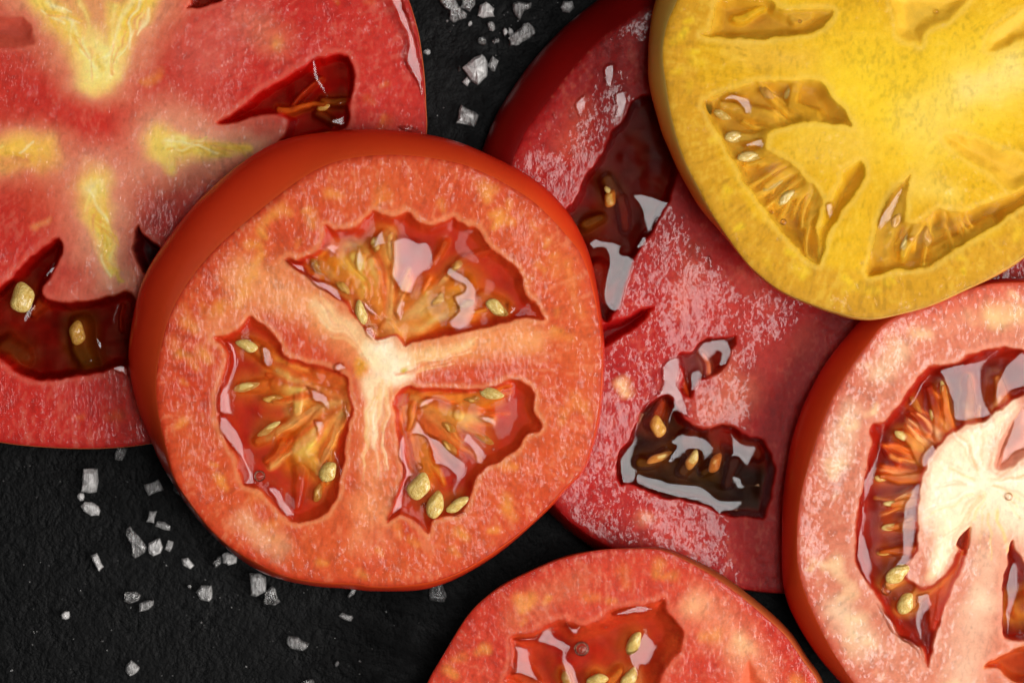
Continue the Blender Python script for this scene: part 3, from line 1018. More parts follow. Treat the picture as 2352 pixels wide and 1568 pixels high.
# ---- the deep red, very wet slice on the slate under the others
SL_C = dict(
    name='tomato_slice', seed=23, c=(1760, 690), z=0.0092, tilt=(0.0, 0.0), thick=9.0,
    label='deep red glistening wet tomato slice lying beneath the yellow slice and three others',
    outline=[(1494, 14), (1434, 50), (1375, 92), (1297, 179), (1242, 252), (1201, 311), (1170, 390), (1150, 500), (1145, 620), (1150, 760), (1165, 900), (1200, 1030),
             (1240, 1115), (1287, 1176), (1330, 1214), (1392, 1252), (1480, 1288), (1560, 1318), (1640, 1340), (1701, 1352), (1796, 1362), (1900, 1352), (2000, 1320), (2120, 1260),
             (2220, 1180), (2300, 1060), (2360, 900), (2380, 740), (2365, 560), (2300, 400), (2220, 260), (2100, 130), (1950, 40), (1800, -10), (1640, -20)],
    sil=[(1470, -70), (1400, -20), (1310, 50), (1228, 137), (1180, 200), (1140, 262), (1112, 330), (1085, 420), (1075, 520), (1080, 640), (1090, 780), (1120, 920), (1160, 1040),
         (1215, 1130), (1263, 1180), (1310, 1222), (1375, 1264), (1470, 1300), (1555, 1328), (1640, 1346), (1701, 1354), (1796, 1362), (1900, 1352), (2000, 1320), (2120, 1260),
         (2220, 1180), (2300, 1060), (2360, 900), (2380, 740), (2365, 560), (2300, 400), (2220, 260), (2100, 130), (1950, 30), (1800, -50), (1640, -80)],
    flesh=((156, 14, 14), (176, 32, 26), (206, 104, 82)), rim=(150, 6, 8), rimw=30, lip=(170, 40, 30), fibre=0.3,
    mat='FLESH_C', skin=M_SKIN_SHADED,
    sac=(96, 50, 14),
    wet_and_shade=[([(1270, 330), (1300, 230), (1400, 120)], 60, 60, -1.2), ([(1960, 760), (1850, 900), (1790, 1080), (1780, 1300)], 180, 150, -2.6), ([(1510, 330), (1620, 520), (1720, 640)], 70, 50, -1.8), ([(1290, 90), (1220, 200), (1200, 320)], 60, 60, -1.5), ([(1450, 120), (1480, 200)], 60, 50, -1.5), ([(1640, 700), (1560, 850)], 120, 120, .3)],  # dry strokes beside the upper slices stand in for blocked reflections; others vary wetness
    pig=[([(1310, 330), (1340, 250)], 70, 50, (206, 76, 54), .8), ([(1560, 600), (1680, 720), (1760, 830)], 90, 80, (190, 56, 44), .6),
         ([(1640, 940), (1700, 900), (1650, 830)], 90, 60, (214, 108, 78), .75), ([(1590, 620), (1560, 700)], 50, 50, (198, 80, 54), .5), ([(1430, 880), (1440, 900)], 30, 24, (226, 170, 110), .9),
         ([(1490, 1200), (1560, 1240)], 70, 70, (196, 60, 48), .6), ([(1480, 1195)], 30, 30, (220, 140, 100), .7), ([(1600, 570)], 40, 40, (150, 44, 20), .7),
         ([(1700, 630), (1770, 700)], 40, 40, (200, 70, 56), .6), ([(1830, 800), (1860, 760)], 60, 40, (180, 60, 36), .5)],
    cav=[dict(p=[(1500, 216), (1457, 229), (1444, 243), (1434, 275), (1407, 298), (1389, 334), (1361, 380), (1338, 412), (1320, 458), (1296, 486), (1290, 560), (1330, 640), (1368, 700),
                 (1395, 745), (1425, 690), (1445, 620), (1478, 560), (1518, 500), (1545, 440), (1558, 390), (1580, 330), (1570, 260), (1535, 225)],
              floor=(104, 6, 6), wallc=(130, 6, 8), depth=66, wall=16, gel=G_C, lv=-20,
              st=[([(1405, 440), (1395, 410)], 34, 30, (96, 66, 16), .9, 34), ([(1350, 515), (1375, 500)], 36, 30, (100, 68, 16), .9, 34), ([(1425, 455), (1440, 520)], 24, 24, (110, 26, 12), .7, 30),
                  ([(1378, 610), (1395, 690), (1430, 640)], 36, 30, (150, 30, 16), .8, 34)]),
         dict(p=[(1500, 704), (1470, 712), (1430, 732), (1380, 750), (1378, 798), (1430, 772), (1472, 742)], floor=(130, 4, 8), wallc=(150, 6, 8), depth=50, wall=16, gel=None),
         dict(p=c7([(960, 300), (900, 298), (800, 308), (750, 368), (680, 383), (700, 470), (690, 550), (740, 602), (765, 520), (830, 492), (910, 440), (940, 360)]),
              floor=(120, 8, 8), wallc=(150, 10, 10), depth=52, wall=12, gel=G_D, lv=-14, st=[(c7([(695, 490), (720, 570)]), 12, 10, (206, 90, 30), 1, 40), (c7([(800, 390), (830, 480)]), 14, 12, (216, 130, 90), 1, 44)]),
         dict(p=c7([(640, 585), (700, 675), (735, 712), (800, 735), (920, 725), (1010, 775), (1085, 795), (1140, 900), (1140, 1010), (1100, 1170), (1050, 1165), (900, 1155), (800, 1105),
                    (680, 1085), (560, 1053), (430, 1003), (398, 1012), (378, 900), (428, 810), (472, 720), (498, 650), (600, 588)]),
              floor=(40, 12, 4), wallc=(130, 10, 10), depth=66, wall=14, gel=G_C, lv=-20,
              st=[(c7([(560, 720), (590, 660), (610, 620)]), 34, 20, (176, 74, 20), .9, 44), (c7([(500, 900), (560, 900), (620, 850)]), 26, 20, (110, 84, 16), .9, 42), (c7([(730, 800), (750, 890), (700, 950)]), 40, 26, (120, 52, 16), .9, 40),
                  (c7([(850, 780), (880, 880), (800, 960)]), 36, 24, (110, 72, 14), .9, 40), (c7([(880, 770), (1000, 800), (1060, 860)]), 46, 40, (136, 8, 6), .9, 40), (c7([(640, 920), (760, 960), (900, 980)]), 40, 40, (60, 52, 10), .8, 10), (c7([(960, 900), (930, 1010)]), 30, 22, (70, 20, 8), .9, 34), (c7([(1000, 800), (1060, 880)]), 30, 26, (130, 40, 14), .8, 40)])],
    seeds=[(1511, 979, 52, 40, 100, 1, 'amber'), (1515, 1050, 60, 22, 25, -1), (1591, 1055, 52, 24, 70, -1), (1644, 1063, 50, 26, 60, -4, 'amber'), (1402, 455, 44, 28, 70, -3, 'amber'), (1395, 435, 18, 12, 120, 3)],
    film=[c7(p) for p in ([(640, 400), (690, 390), (702, 440), (685, 520), (715, 590), (740, 690), (700, 680), (660, 670), (632, 740), (618, 690), (640, 640), (635, 588), (560, 610), (520, 650), (500, 640), (590, 550), (600, 440)],
                          [(500, 655), (512, 668), (485, 740), (490, 800), (465, 900), (490, 940), (470, 1000), (405, 1005), (390, 890), (450, 800), (470, 710)],
                          [(480, 945), (580, 970), (640, 990), (700, 1000), (800, 1012), (880, 1070), (980, 1080), (1000, 1100), (960, 1140), (880, 1150), (780, 1100), (680, 1080), (560, 1050), (470, 1010)],
                          [(720, 760), (790, 770), (850, 820), (840, 870), (770, 940), (795, 880), (740, 850), (690, 880), (640, 915), (615, 890), (660, 830), (620, 810), (690, 760)],
                          [(920, 730), (980, 800), (1060, 820), (1050, 880), (1010, 930), (960, 890), (910, 900), (880, 950), (900, 900), (930, 850)],
                          [(800, 310), (915, 305), (940, 380), (910, 440), (868, 440), (875, 380), (840, 400), (820, 430), (760, 370)],
                          [(740, 460), (800, 450), (790, 530), (740, 580), (725, 520)], [(920, 960), (990, 970), (1010, 1010), (1075, 1010), (1030, 1030), (980, 1040), (940, 1010)])]
    + [c5(p) for p in ([(800, 965), (880, 970), (950, 1000), (980, 1030), (930, 1090), (880, 1160), (850, 1150), (830, 1060), (780, 990)],
                       [(560, 1220), (600, 1190), (680, 1200), (750, 1220), (740, 1260), (800, 1290), (790, 1380), (760, 1480), (740, 1550), (690, 1570), (640, 1520), (640, 1400), (665, 1310), (640, 1260), (590, 1255)],
                       [(830, 1180), (870, 1180), (870, 1230), (820, 1260), (800, 1240)], [(640, 340), (700, 320), (705, 400), (690, 460), (650, 420)],
                       [(700, 470), (765, 450), (770, 530), (740, 590), (690, 600), (700, 540)], [(785, 505), (842, 488), (812, 522)], [(1165, 1270), (1200, 1310), (1172, 1358), (1160, 1310)],
                       [(668, 925), (712, 955), (705, 972)], [(500, 520), (550, 470), (560, 540), (520, 600)], [(380, 570), (410, 560), (400, 610)])],
)

# ---- the whole orange-red slice in the middle
SL_A = dict(
    name='tomato_slice', seed=37, c=(860, 850), z=0.0188, tilt=(-0.02, 0.03), thick=9.2,
    label='orange-red tomato slice with three seed chambers, shown whole in the middle',
    outline=[(763, 373), (858, 356), (950, 357), (1049, 373), (1110, 395), (1168, 425), (1220, 458), (1263, 497), (1302, 540), (1334, 582), (1355, 640), (1369, 700), (1378, 760),
             (1383, 830), (1380, 900), (1371, 970), (1356, 1030), (1336, 1080), (1297, 1122), (1247, 1176), (1187, 1230), (1117, 1279), (1048, 1318), (983, 1338), (906, 1346),
             (850, 1346), (811, 1340), (730, 1336), (655, 1322), (597, 1296), (538, 1262), (490, 1222), (444, 1166), (401, 1099), (382, 1032), (363, 947), (358, 875), (366, 811),
             (389, 725), (430, 649), (492, 573), (573, 501), (682, 416)],
    sil=[(640, 325), (700, 308), (780, 299), (860, 298), (940, 303), (1010, 315), (1080, 336), (1150, 366), (1210, 400), (1262, 440), (1307, 490), (1337, 545), (1357, 600), (1372, 660),
         (1382, 720), (1388, 780), (1390, 830), (1387, 900), (1376, 970), (1361, 1030), (1341, 1082), (1300, 1126), (1250, 1181), (1190, 1236), (1120, 1287), (1050, 1327), (985, 1349),
         (920, 1357), (850, 1358), (790, 1351), (720, 1346), (650, 1331), (590, 1306), (530, 1267), (480, 1222), (430, 1162), (393, 1107), (367, 1060), (343, 1000), (318, 940), (303, 880),
         (296, 820), (299, 760), (309, 700), (324, 650), (349, 600), (389, 540), (439, 480), (489, 430), (539, 385), (589, 350)],
    flesh=((200, 58, 24), (214, 94, 42), (240, 158, 110)), rim=(196, 44, 24), rimw=14, lip=(234, 150, 96), fibre=0.26,
    mat='FLESH_A', skin=M_SKIN_O,
    pig=[([(870, 830), (780, 750), (690, 690), (560, 640)], 80, 80, (234, 150, 88), .95), ([(900, 825), (1050, 795), (1230, 775)], 70, 60, (234, 146, 82), .9), ([(870, 880), (862, 980), (855, 1100), (850, 1230)], 56, 80, (232, 136, 82), .9),
         ([(860, 800), (790, 745), (720, 700)], 45, 26, (248, 206, 150), .7), ([(930, 815), (1080, 790)], 40, 20, (246, 200, 136), .7), ([(864, 900), (862, 1020)], 34, 16, (246, 206, 160), .8),
         ([(885, 815), (905, 850)], 66, 60, (254, 226, 178), .95), ([(858, 890)], 50, 50, (250, 216, 168), .8), ([(835, 845), (842, 812)], 28, 20, (224, 150, 32), .8),
         ([(890, 785)], 30, 30, (255, 240, 210), .9), ([(886, 812), (903, 848)], 58, 54, (255, 234, 196), 1, .6), ([(862, 890), (862, 960)], 34, 24, (252, 220, 172), .9, .7), ([(870, 830), (838, 800)], 34, 20, (252, 222, 170), .8, .7), ([(838, 838), (830, 862)], 24, 18, (226, 150, 44), .9), ([(921, 843)], 12, 12, (206, 176, 40), 1), ([(862, 916)], 11, 11, (206, 176, 40), 1),
         ([(860, 1230), (850, 1290)], 60, 60, (206, 66, 36), .6), ([(560, 1200), (640, 1260)], 50, 50, (236, 170, 120), .6), ([(640, 640), (560, 700), (480, 760)], 60, 60, (230, 134, 78), .6)],
    blotch=dict(n=70, d=(24, 130), r=(14, 34), c=(238, 160, 62), st=.5),
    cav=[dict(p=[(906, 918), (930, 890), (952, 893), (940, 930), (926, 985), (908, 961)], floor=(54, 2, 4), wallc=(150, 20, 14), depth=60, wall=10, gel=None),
         dict(p=[(651, 597), (701, 592), (730, 573), (747, 544), (744, 520), (768, 525), (801, 525), (830, 516), (854, 485), (877, 492), (901, 499), (925, 492), (935, 485), (958, 506), (987, 518),
                 (1016, 508), (1039, 497), (1058, 511), (1096, 525), (1125, 568), (1168, 597), (1196, 630), (1211, 677), (1239, 711), (1249, 732), (1215, 730), (1144, 744), (1049, 768),
                 (968, 780), (930, 799), (918, 782), (906, 773), (866, 780), (849, 768), (811, 725), (792, 697), (744, 663), (701, 630)],
              floor=RED, wallc=WALL, depth=25, wall=22, gel=G_A, lv=-13, fan=dict(o=(893, 778), a=(-138, -14), r=(120, 255), n=20, rel=19, seed=0.4, c=[(246, 176, 72), (240, 140, 50), (250, 200, 120), (226, 104, 40)], w=(15, 8)),
              st=[([(893, 768), (830, 690), (770, 610)], 62, 55, OR, 1, 20), ([(893, 765), (870, 650), (880, 550)], 60, 40, OR, 1, 18), ([(895, 765), (960, 690), (1060, 660)], 57, 55, (242, 151, 33), 1, 18),
                  ([(900, 760), (1000, 720), (1060, 710)], 45, 50, (242, 158, 38), 1, 18), ([(740, 612), (770, 620)], 40, 37, (238, 154, 25), 1, 20), ([(890, 760)], 62, 62, (246, 182, 109), .9, 22),
                  ([(820, 590), (850, 640), (860, 690)], 40, 32, (255, 235, 116), .9, 20), ([(850, 600), (880, 680)], 27, 22, (255, 246, 155), .7, 20), ([(980, 690), (1040, 690)], 32, 27, (255, 221, 86), .8, 18),
                  ([(895, 545), (900, 590)], 20, 17, (255, 223, 132), .8, 21), ([(1020, 560), (1000, 600)], 20, 12, (216, 100, 30), .7, 18), ([(1060, 600), (1130, 570)], 17, 10, (190, 60, 18), .6, 17), ([(1110, 680), (1160, 710)], 32, 30, (212, 112, 30), .8, 15)]),
         dict(p=[(573, 727), (554, 749), (525, 768), (492, 777), (516, 801), (520, 828), (501, 894), (499, 961), (516, 1004), (544, 1051), (556, 1109), (573, 1116), (606, 1132), (649, 1180), (663, 1194),
                 (692, 1197), (744, 1180), (768, 1147), (782, 1099), (792, 1042), (801, 975), (812, 945), (806, 918), (797, 868), (760, 848), (700, 830), (658, 816), (639, 782), (611, 749)],
              floor=(190, 28, 18), wallc=WALL, depth=25, wall=22, gel=G_A, lv=-13, fan=dict(o=(805, 905), a=(100, 208), r=(120, 255), n=20, rel=19, seed=0.4, c=[(246, 176, 72), (240, 140, 50), (250, 200, 120), (226, 104, 40)], w=(15, 8)),
              st=[([(790, 900), (700, 880), (630, 830), (570, 790)], 55, 27, ORD, 1, 18), ([(780, 910), (690, 890), (640, 880)], 57, 45, (250, 182, 75), 1, 20), ([(770, 930), (700, 1000), (690, 1050)], 57, 47, (248, 170, 32), 1, 20),
                  ([(690, 960), (630, 990), (590, 1010)], 32, 20, (226, 119, 33), .9, 15), ([(700, 1050), (740, 1085)], 37, 35, (250, 193, 75), 1, 20), ([(650, 1020), (625, 1065)], 25, 17, (222, 112, 30), .9, 15),
                  ([(640, 880), (555, 890)], 30, 20, (222, 112, 30), .9, 15), ([(690, 875), (680, 940)], 37, 30, (255, 235, 132), .8, 20), ([(730, 980), (700, 1030)], 35, 27, (255, 233, 116), .8, 20), ([(690, 1080), (680, 1160)], 30, 17, (190, 50, 17), .7, 18),
                  ([(740, 860), (780, 880)], 50, 37, (222, 91, 34), .8, 18)]),
         dict(p=[(906, 918), (930, 890), (963, 889), (1068, 894), (1120, 890), (1168, 873), (1206, 880), (1230, 904), (1227, 942), (1246, 982), (1211, 999), (1182, 1037), (1125, 1070), (1096, 1094),
                 (1080, 1140), (1062, 1175), (1001, 1190), (985, 1223), (954, 1199), (920, 1182), (889, 1197), (911, 1137), (925, 1085), (916, 1018), (906, 961)],
              floor=(190, 28, 18), wallc=WALL, depth=25, wall=22, gel=G_A, lv=-13, fan=dict(o=(922, 912), a=(-8, 84), r=(120, 255), n=15, rel=19, seed=0.35, c=[(246, 176, 72), (240, 140, 50), (250, 200, 120), (226, 104, 40)], w=(15, 8)),
              st=[([(950, 945), (1050, 960), (1080, 950)], 55, 45, (240, 142, 33), 1, 18), ([(1040, 950), (1130, 905)], 37, 30, (242, 158, 38), 1, 18), ([(960, 960), (970, 1040), (975, 1090)], 45, 35, (236, 142, 30), 1, 18),
                  ([(970, 970), (1030, 1030)], 42, 35, (238, 135, 38), 1, 17), ([(1050, 950)], 35, 35, (255, 235, 132), .9, 21), ([(1010, 1010), (1050, 1060)], 32, 25, (180, 60, 17), .8, 15), ([(1090, 960), (1130, 965)], 20, 15, (252, 205, 109), .8, 18),
                  ([(945, 925), (940, 985)], 16, 12, (196, 60, 20), .9, 22), ([(918, 925)], 20, 25, (100, 6, 6), 1, 0)])],
    seeds=[(728, 610, 46, 30, 120, -4, 'amber'), (829, 718, 60, 26, 100, 4), (1142, 708, 56, 32, -30, 0), (566, 793, 50, 26, 165, 4), (566, 888, 62, 20, 15, 0), (617, 985, 60, 16, 32, 0), (753, 1083, 50, 38, 50, 4),
           (1128, 903, 62, 30, -10, 4), (963, 1116, 64, 44, 70, 8), (1000, 1158, 64, 42, 80, 6), (1052, 1158, 58, 28, 30, 6)],
    bubbles=[(596, 1093, 13), (963, 1072, 9), (974, 1160, 5), (1133, 1031, 3)],
    film=[cp(p) for p in ([(1020, 310), (1110, 275), (1200, 315), (1290, 310), (1335, 370), (1350, 460), (1330, 540), (1230, 610), (1190, 700), (1150, 740), (1080, 720), (1020, 650), (990, 560), (1010, 460), (1000, 380)],
                          [(1470, 515), (1560, 560), (1640, 620), (1690, 700), (1690, 830), (1660, 930), (1580, 1025), (1470, 1020), (1440, 950), (1530, 860), (1490, 760), (1580, 700), (1560, 670), (1440, 610), (1430, 560)],
                          [(180, 475), (320, 490), (350, 560), (400, 600), (500, 630), (590, 680), (640, 760), (685, 890), (640, 830), (540, 760), (440, 690), (330, 600), (240, 530)],
                          [(490, 350), (550, 325), (610, 360), (585, 390), (615, 460), (560, 430), (480, 390)], [(930, 225), (965, 270), (970, 350), (880, 385), (830, 375), (870, 330), (890, 260)],
                          [(1080, 740), (1115, 780), (1110, 880), (1070, 965), (1035, 870)], [(780, 765), (850, 810), (905, 880), (870, 920), (800, 850)],
                          [(780, 1000), (860, 985), (905, 1040), (865, 1110)], [(690, 290), (760, 340), (800, 440), (760, 580), (720, 480), (740, 360), (690, 320)],
                          [(1920, 810), (1980, 830), (1960, 900), (1900, 910), (1935, 860)])]
    + [cq(p) for p in ([(165, 195), (215, 195), (265, 270), (265, 380), (220, 520), (235, 600), (230, 700), (180, 720), (130, 700), (120, 620), (140, 540), (200, 430), (215, 300)],
                       [(135, 715), (205, 735), (280, 840), (315, 920), (330, 1010), (380, 1100), (395, 1190), (350, 1205), (295, 1195), (320, 1120), (280, 1020), (200, 920), (130, 820)],
                       [(460, 1225), (510, 1205), (580, 1245), (620, 1330), (665, 1400), (610, 1440), (560, 1390), (510, 1310)], [(420, 230), (480, 230), (515, 300), (510, 370), (460, 390), (425, 320)],
                       [(690, 420), (750, 500), (880, 560), (910, 640), (900, 690), (850, 650), (780, 620), (760, 540), (690, 450)], [(990, 640), (1020, 630), (1045, 700), (1020, 750)],
                       [(930, 960), (965, 950), (975, 1040), (985, 1100), (960, 1155), (945, 1080), (920, 1000)], [(930, 370), (980, 340), (1015, 370), (1005, 410), (950, 420)],
                       [(285, 160), (340, 160), (390, 215), (350, 220)], [(400, 620), (420, 680), (435, 735), (390, 720)], [(500, 870), (530, 840), (525, 890), (485, 930)], [(790, 740), (875, 750), (860, 830), (820, 880), (800, 800)])]
    + [cr(p) for p in ([(350, 495), (420, 530), (470, 620), (580, 680), (680, 780), (790, 860), (838, 940), (810, 1030), (750, 1110), (725, 1210), (670, 1140), (715, 1060), (690, 1010), (610, 940), (540, 930), (500, 850), (480, 760), (430, 670), (340, 660), (305, 690), (285, 660), (330, 570)],
                       [(215, 650), (285, 660), (300, 820), (330, 940), (380, 1000), (300, 1060), (270, 1160), (265, 1290), (190, 1360), (105, 1420), (160, 1280), (200, 1150), (250, 1020), (240, 920), (200, 830)],
                       [(800, 625), (860, 620), (930, 700), (1000, 780), (1010, 840), (960, 920), (905, 915), (890, 840), (830, 760), (775, 700)], [(380, 420), (420, 330), (530, 300), (640, 330), (770, 385), (650, 390), (560, 350), (480, 400)],
                       [(1140, 225), (1200, 225), (1235, 290), (1210, 360), (1170, 340), (1185, 280)], [(910, 490), (980, 465), (1060, 480), (1100, 490), (1085, 580), (1020, 560)],
                       [(320, 1385), (400, 1420), (470, 1500), (455, 1525), (380, 1440)], [(700, 1370), (800, 1320), (835, 1370), (825, 1420), (790, 1370), (740, 1390)])],
)

# ---- the pale-cored slice at the right edge
SL_D = dict(
    name='tomato_slice', seed=53, c=(2330, 1160), z=0.0190, tilt=(-0.02, 0.0), thick=9.2,
    label='pale pink tomato slice with a creamy white core, cut off by the right edge',
    outline=[(2043, 735), (1994, 788), (1950, 849), (1914, 911), (1883, 985), (1855, 1071), (1837, 1145), (1830, 1219), (1833, 1305), (1858, 1385), (1895, 1465), (1932, 1527), (1980, 1590), (2050, 1640),
             (2150, 1685), (2300, 1705), (2450, 1685), (2600, 1615), (2720, 1495), (2800, 1335), (2830, 1155), (2810, 980), (2730, 820), (2600, 710), (2450, 655), (2338, 648), (2252, 656), (2154, 693)],
    sil=[(2005, 715), (1940, 780), (1885, 850), (1843, 935), (1815, 1020), (1803, 1110), (1797, 1200), (1796, 1290), (1803, 1365), (1828, 1430), (1868, 1492), (1915, 1548), (1970, 1605), (2045, 1655),
         (2150, 1700), (2300, 1715), (2450, 1690), (2600, 1615), (2720, 1495), (2800, 1335), (2830, 1155), (2810, 980), (2730, 820), (2600, 705), (2450, 648), (2338, 640), (2240, 646), (2120, 675)],
    flesh=((198, 104, 76), (208, 130, 100), (230, 176, 144)), rim=(200, 60, 40), rimw=22, lip=(226, 150, 124), fibre=0.25,
    mat='FLESH_D', skin=M_SKIN_O,
    pig=[([(2200, 1130), (2290, 1090), (2360, 1150), (2460, 1180)], 200, 190, (228, 178, 143), 1), ([(2180, 1150), (2280, 1100), (2350, 1150), (2440, 1180)], 130, 120, (233, 204, 165), 1), ([(2160, 1080), (2240, 1000), (2310, 930)], 70, 40, (237, 206, 161), .9),
         ([(2200, 1200), (2160, 1290), (2140, 1330)], 60, 26, (240, 214, 165), .9), ([(2150, 1140), (2230, 1120)], 60, 70, (235, 212, 174), .8), ([(2260, 1130)], 60, 60, (235, 214, 180), .9), ([(2270, 1290), (2240, 1400), (2210, 1560)], 70, 80, (226, 172, 141), .9), ([(2250, 1380)], 50, 50, (237, 201, 165), .7),
         ([(2060, 800), (2020, 850)], 60, 50, (231, 193, 152), .7), ([(1950, 950), (1920, 1060)], 50, 50, (229, 188, 152), .7), ([(1920, 1400), (1990, 1480)], 60, 60, (231, 197, 158), .7), ([(2280, 720), (2340, 720)], 50, 50, (233, 201, 138), .7),
         ([(2120, 760), (2200, 730)], 50, 40, (212, 141, 110), .6), ([(2020, 1500), (2080, 1560)], 60, 60, (212, 131, 101), .6),
         ([(2190, 1130), (2270, 1100), (2350, 1140)], 150, 150, (252, 230, 196), 1), ([(2170, 1060), (2240, 1000), (2320, 930)], 60, 40, (252, 228, 190), .9), ([(2190, 1190), (2150, 1300)], 60, 40, (252, 230, 190), .9)],
    blotch=dict(n=40, d=(20, 130), r=(14, 34), c=(246, 214, 160), st=.55),
    cav=[dict(p=[(2000, 975), (2030, 966), (2067, 923), (2123, 849), (2141, 837), (2191, 837), (2234, 812), (2289, 797), (2360, 806), (2400, 840), (2370, 890), (2314, 929), (2252, 972), (2209, 979), (2154, 1028),
                 (2123, 1083), (2108, 1194), (2112, 1262), (2085, 1290), (2080, 1320), (2110, 1345), (2145, 1342), (2190, 1290), (2206, 1255), (2224, 1270), (2190, 1342), (2156, 1434), (2129, 1530), (2117, 1490), (2067, 1459), (2030, 1397), (2000, 1348),
                 (1963, 1286), (1966, 1219), (1979, 1126), (1993, 1059), (2000, 1022)],
              floor=(116, 12, 7), wallc=(170, 40, 26), depth=34, wall=24, gel=G_D, lv=-18, fan=dict(o=(2235, 1105), a=(95, 285), r=(165, 225), r0=100, n=30, rel=27, seed=.35, dz=-3, c=[(250, 222, 160), (240, 192, 110), (224, 140, 64), (252, 232, 186)], w=(13, 6)),
              st=[([(2130, 1060), (2095, 1015), (2075, 1002)], 40, 21, (236, 190, 90), 1, 39), ([(2120, 1095), (2060, 1098), (2020, 1096)], 32, 15, (206, 120, 40), .9, 34), ([(2120, 1150), (2070, 1154), (2052, 1157)], 29, 15, (226, 170, 80), 1, 37),
                  ([(2120, 1206), (2080, 1208), (2040, 1212)], 29, 13, (220, 160, 70), 1, 37), ([(2115, 1262), (2060, 1265), (2025, 1270)], 28, 12, (200, 104, 34), .9, 32), ([(2140, 1300), (2080, 1320), (2045, 1340)], 52, 28, (244, 210, 120), 1, 42),
                  ([(2150, 1330), (2110, 1370), (2080, 1395)], 48, 26, (244, 206, 110), 1, 40), ([(2180, 980), (2172, 920), (2165, 890)], 32, 16, (230, 170, 80), .9, 37), ([(2230, 970), (2228, 910), (2226, 870)], 29, 15, (226, 160, 80), .9, 35), ([(2300, 920), (2290, 870)], 44, 21, (226, 150, 80), .9, 37),
                  ([(2130, 990), (2095, 950)], 28, 12, (170, 60, 24), .8, 31), ([(2160, 1000), (2135, 890)], 40, 17, (150, 40, 20), .6, 31), ([(2065, 1060), (2030, 1030)], 17, 8, (170, 60, 24), .8, 28), ([(2200, 1290), (2150, 1420)], 52, 17, (206, 66, 30), .9, 34), ([(2150, 1350), (2140, 1440)], 48, 17, (190, 70, 40), .7, 31)]),
         dict(p=[(2323, 1240), (2335, 1262), (2355, 1300), (2405, 1350), (2410, 1450), (2356, 1472), (2308, 1462), (2303, 1400), (2303, 1342), (2314, 1290)], floor=(116, 12, 7), wallc=(170, 40, 26), depth=70, wall=12, gel=G_D, lv=-18,
              st=[([(2350, 1400), (2390, 1370)], 48, 31, (230, 180, 80), 1, 35)]),
         dict(p=[(2258, 1532), (2300, 1502), (2380, 1478), (2420, 1520), (2400, 1570), (2330, 1566), (2290, 1535)], floor=(160, 70, 24), wallc=(206, 110, 60), depth=60, wall=18, gel=G_D, lv=-24),
         dict(p=[(2283, 1074), (2288, 1030), (2310, 985), (2356, 930), (2430, 895), (2430, 985), (2356, 1050), (2312, 1082)], floor=(206, 120, 92), wallc=(212, 136, 108), depth=13, wall=26, gel=None),
         dict(p=[(2228, 1208), (2212, 1222), (2196, 1250), (2208, 1262), (2224, 1258), (2226, 1236)], floor=(150, 44, 24), wallc=(206, 100, 70), depth=50, wall=9, gel=None)],
    seeds=[(2072, 1000, 40, 22, 150, 0), (2062, 1317, 62, 36, 30, 2), (2080, 1385, 54, 34, 60, 2), (2380, 1390, 60, 34, 70, 2), (2028, 1097, 40, 18, 0, -3, 'amber'), (2052, 1156, 44, 15, 3, -1), (2046, 1210, 44, 15, 5, -1), (2035, 1268, 40, 14, 5, -4, 'amber'), (2168, 895, 40, 16, 105, -2), (2227, 880, 40, 15, 90, -2)],
    bubbles=[(2037, 1356, 11), (2056, 1374, 4), (2031, 1344, 4), (2317, 1140, 9)],
    film=[cs(p) for p in ([(205, 415), (195, 520), (180, 610), (155, 720), (125, 770), (105, 790), (105, 740), (110, 680), (170, 560), (190, 460)], [(105, 780), (125, 772), (130, 830), (120, 890), (150, 980), (155, 1070), (150, 1150), (120, 1110), (80, 1030), (85, 900)],
                          [(405, 210), (380, 270), (330, 355), (300, 360), (350, 280)], [(445, 190), (560, 160), (650, 140), (700, 105), (720, 110), (660, 160), (640, 200), (650, 310), (680, 400), (600, 420), (510, 420), (490, 330), (460, 240)],
                          [(345, 685), (370, 700), (360, 800), (345, 930), (320, 1040), (280, 1060), (240, 1050), (275, 990), (275, 900), (290, 780)],
                          [(150, 1160), (200, 1240), (250, 1290), (270, 1350), (320, 1370), (370, 1420), (385, 1500), (340, 1420), (280, 1380), (230, 1330), (180, 1250)],
                          [(340, 1180), (410, 1170), (415, 1230), (380, 1290), (370, 1400), (335, 1350), (330, 1290), (340, 1240)], [(780, 380), (830, 330), (850, 520), (760, 580), (700, 630), (720, 550)],
                          [(760, 1030), (795, 1040), (800, 1150), (770, 1240), (750, 1360), (730, 1350), (730, 1200), (740, 1100)], [(690, 280), (720, 190), (817, 110), (850, 250), (760, 300), (700, 350)], [(360, 580), (420, 510), (440, 560), (380, 630)])],
)

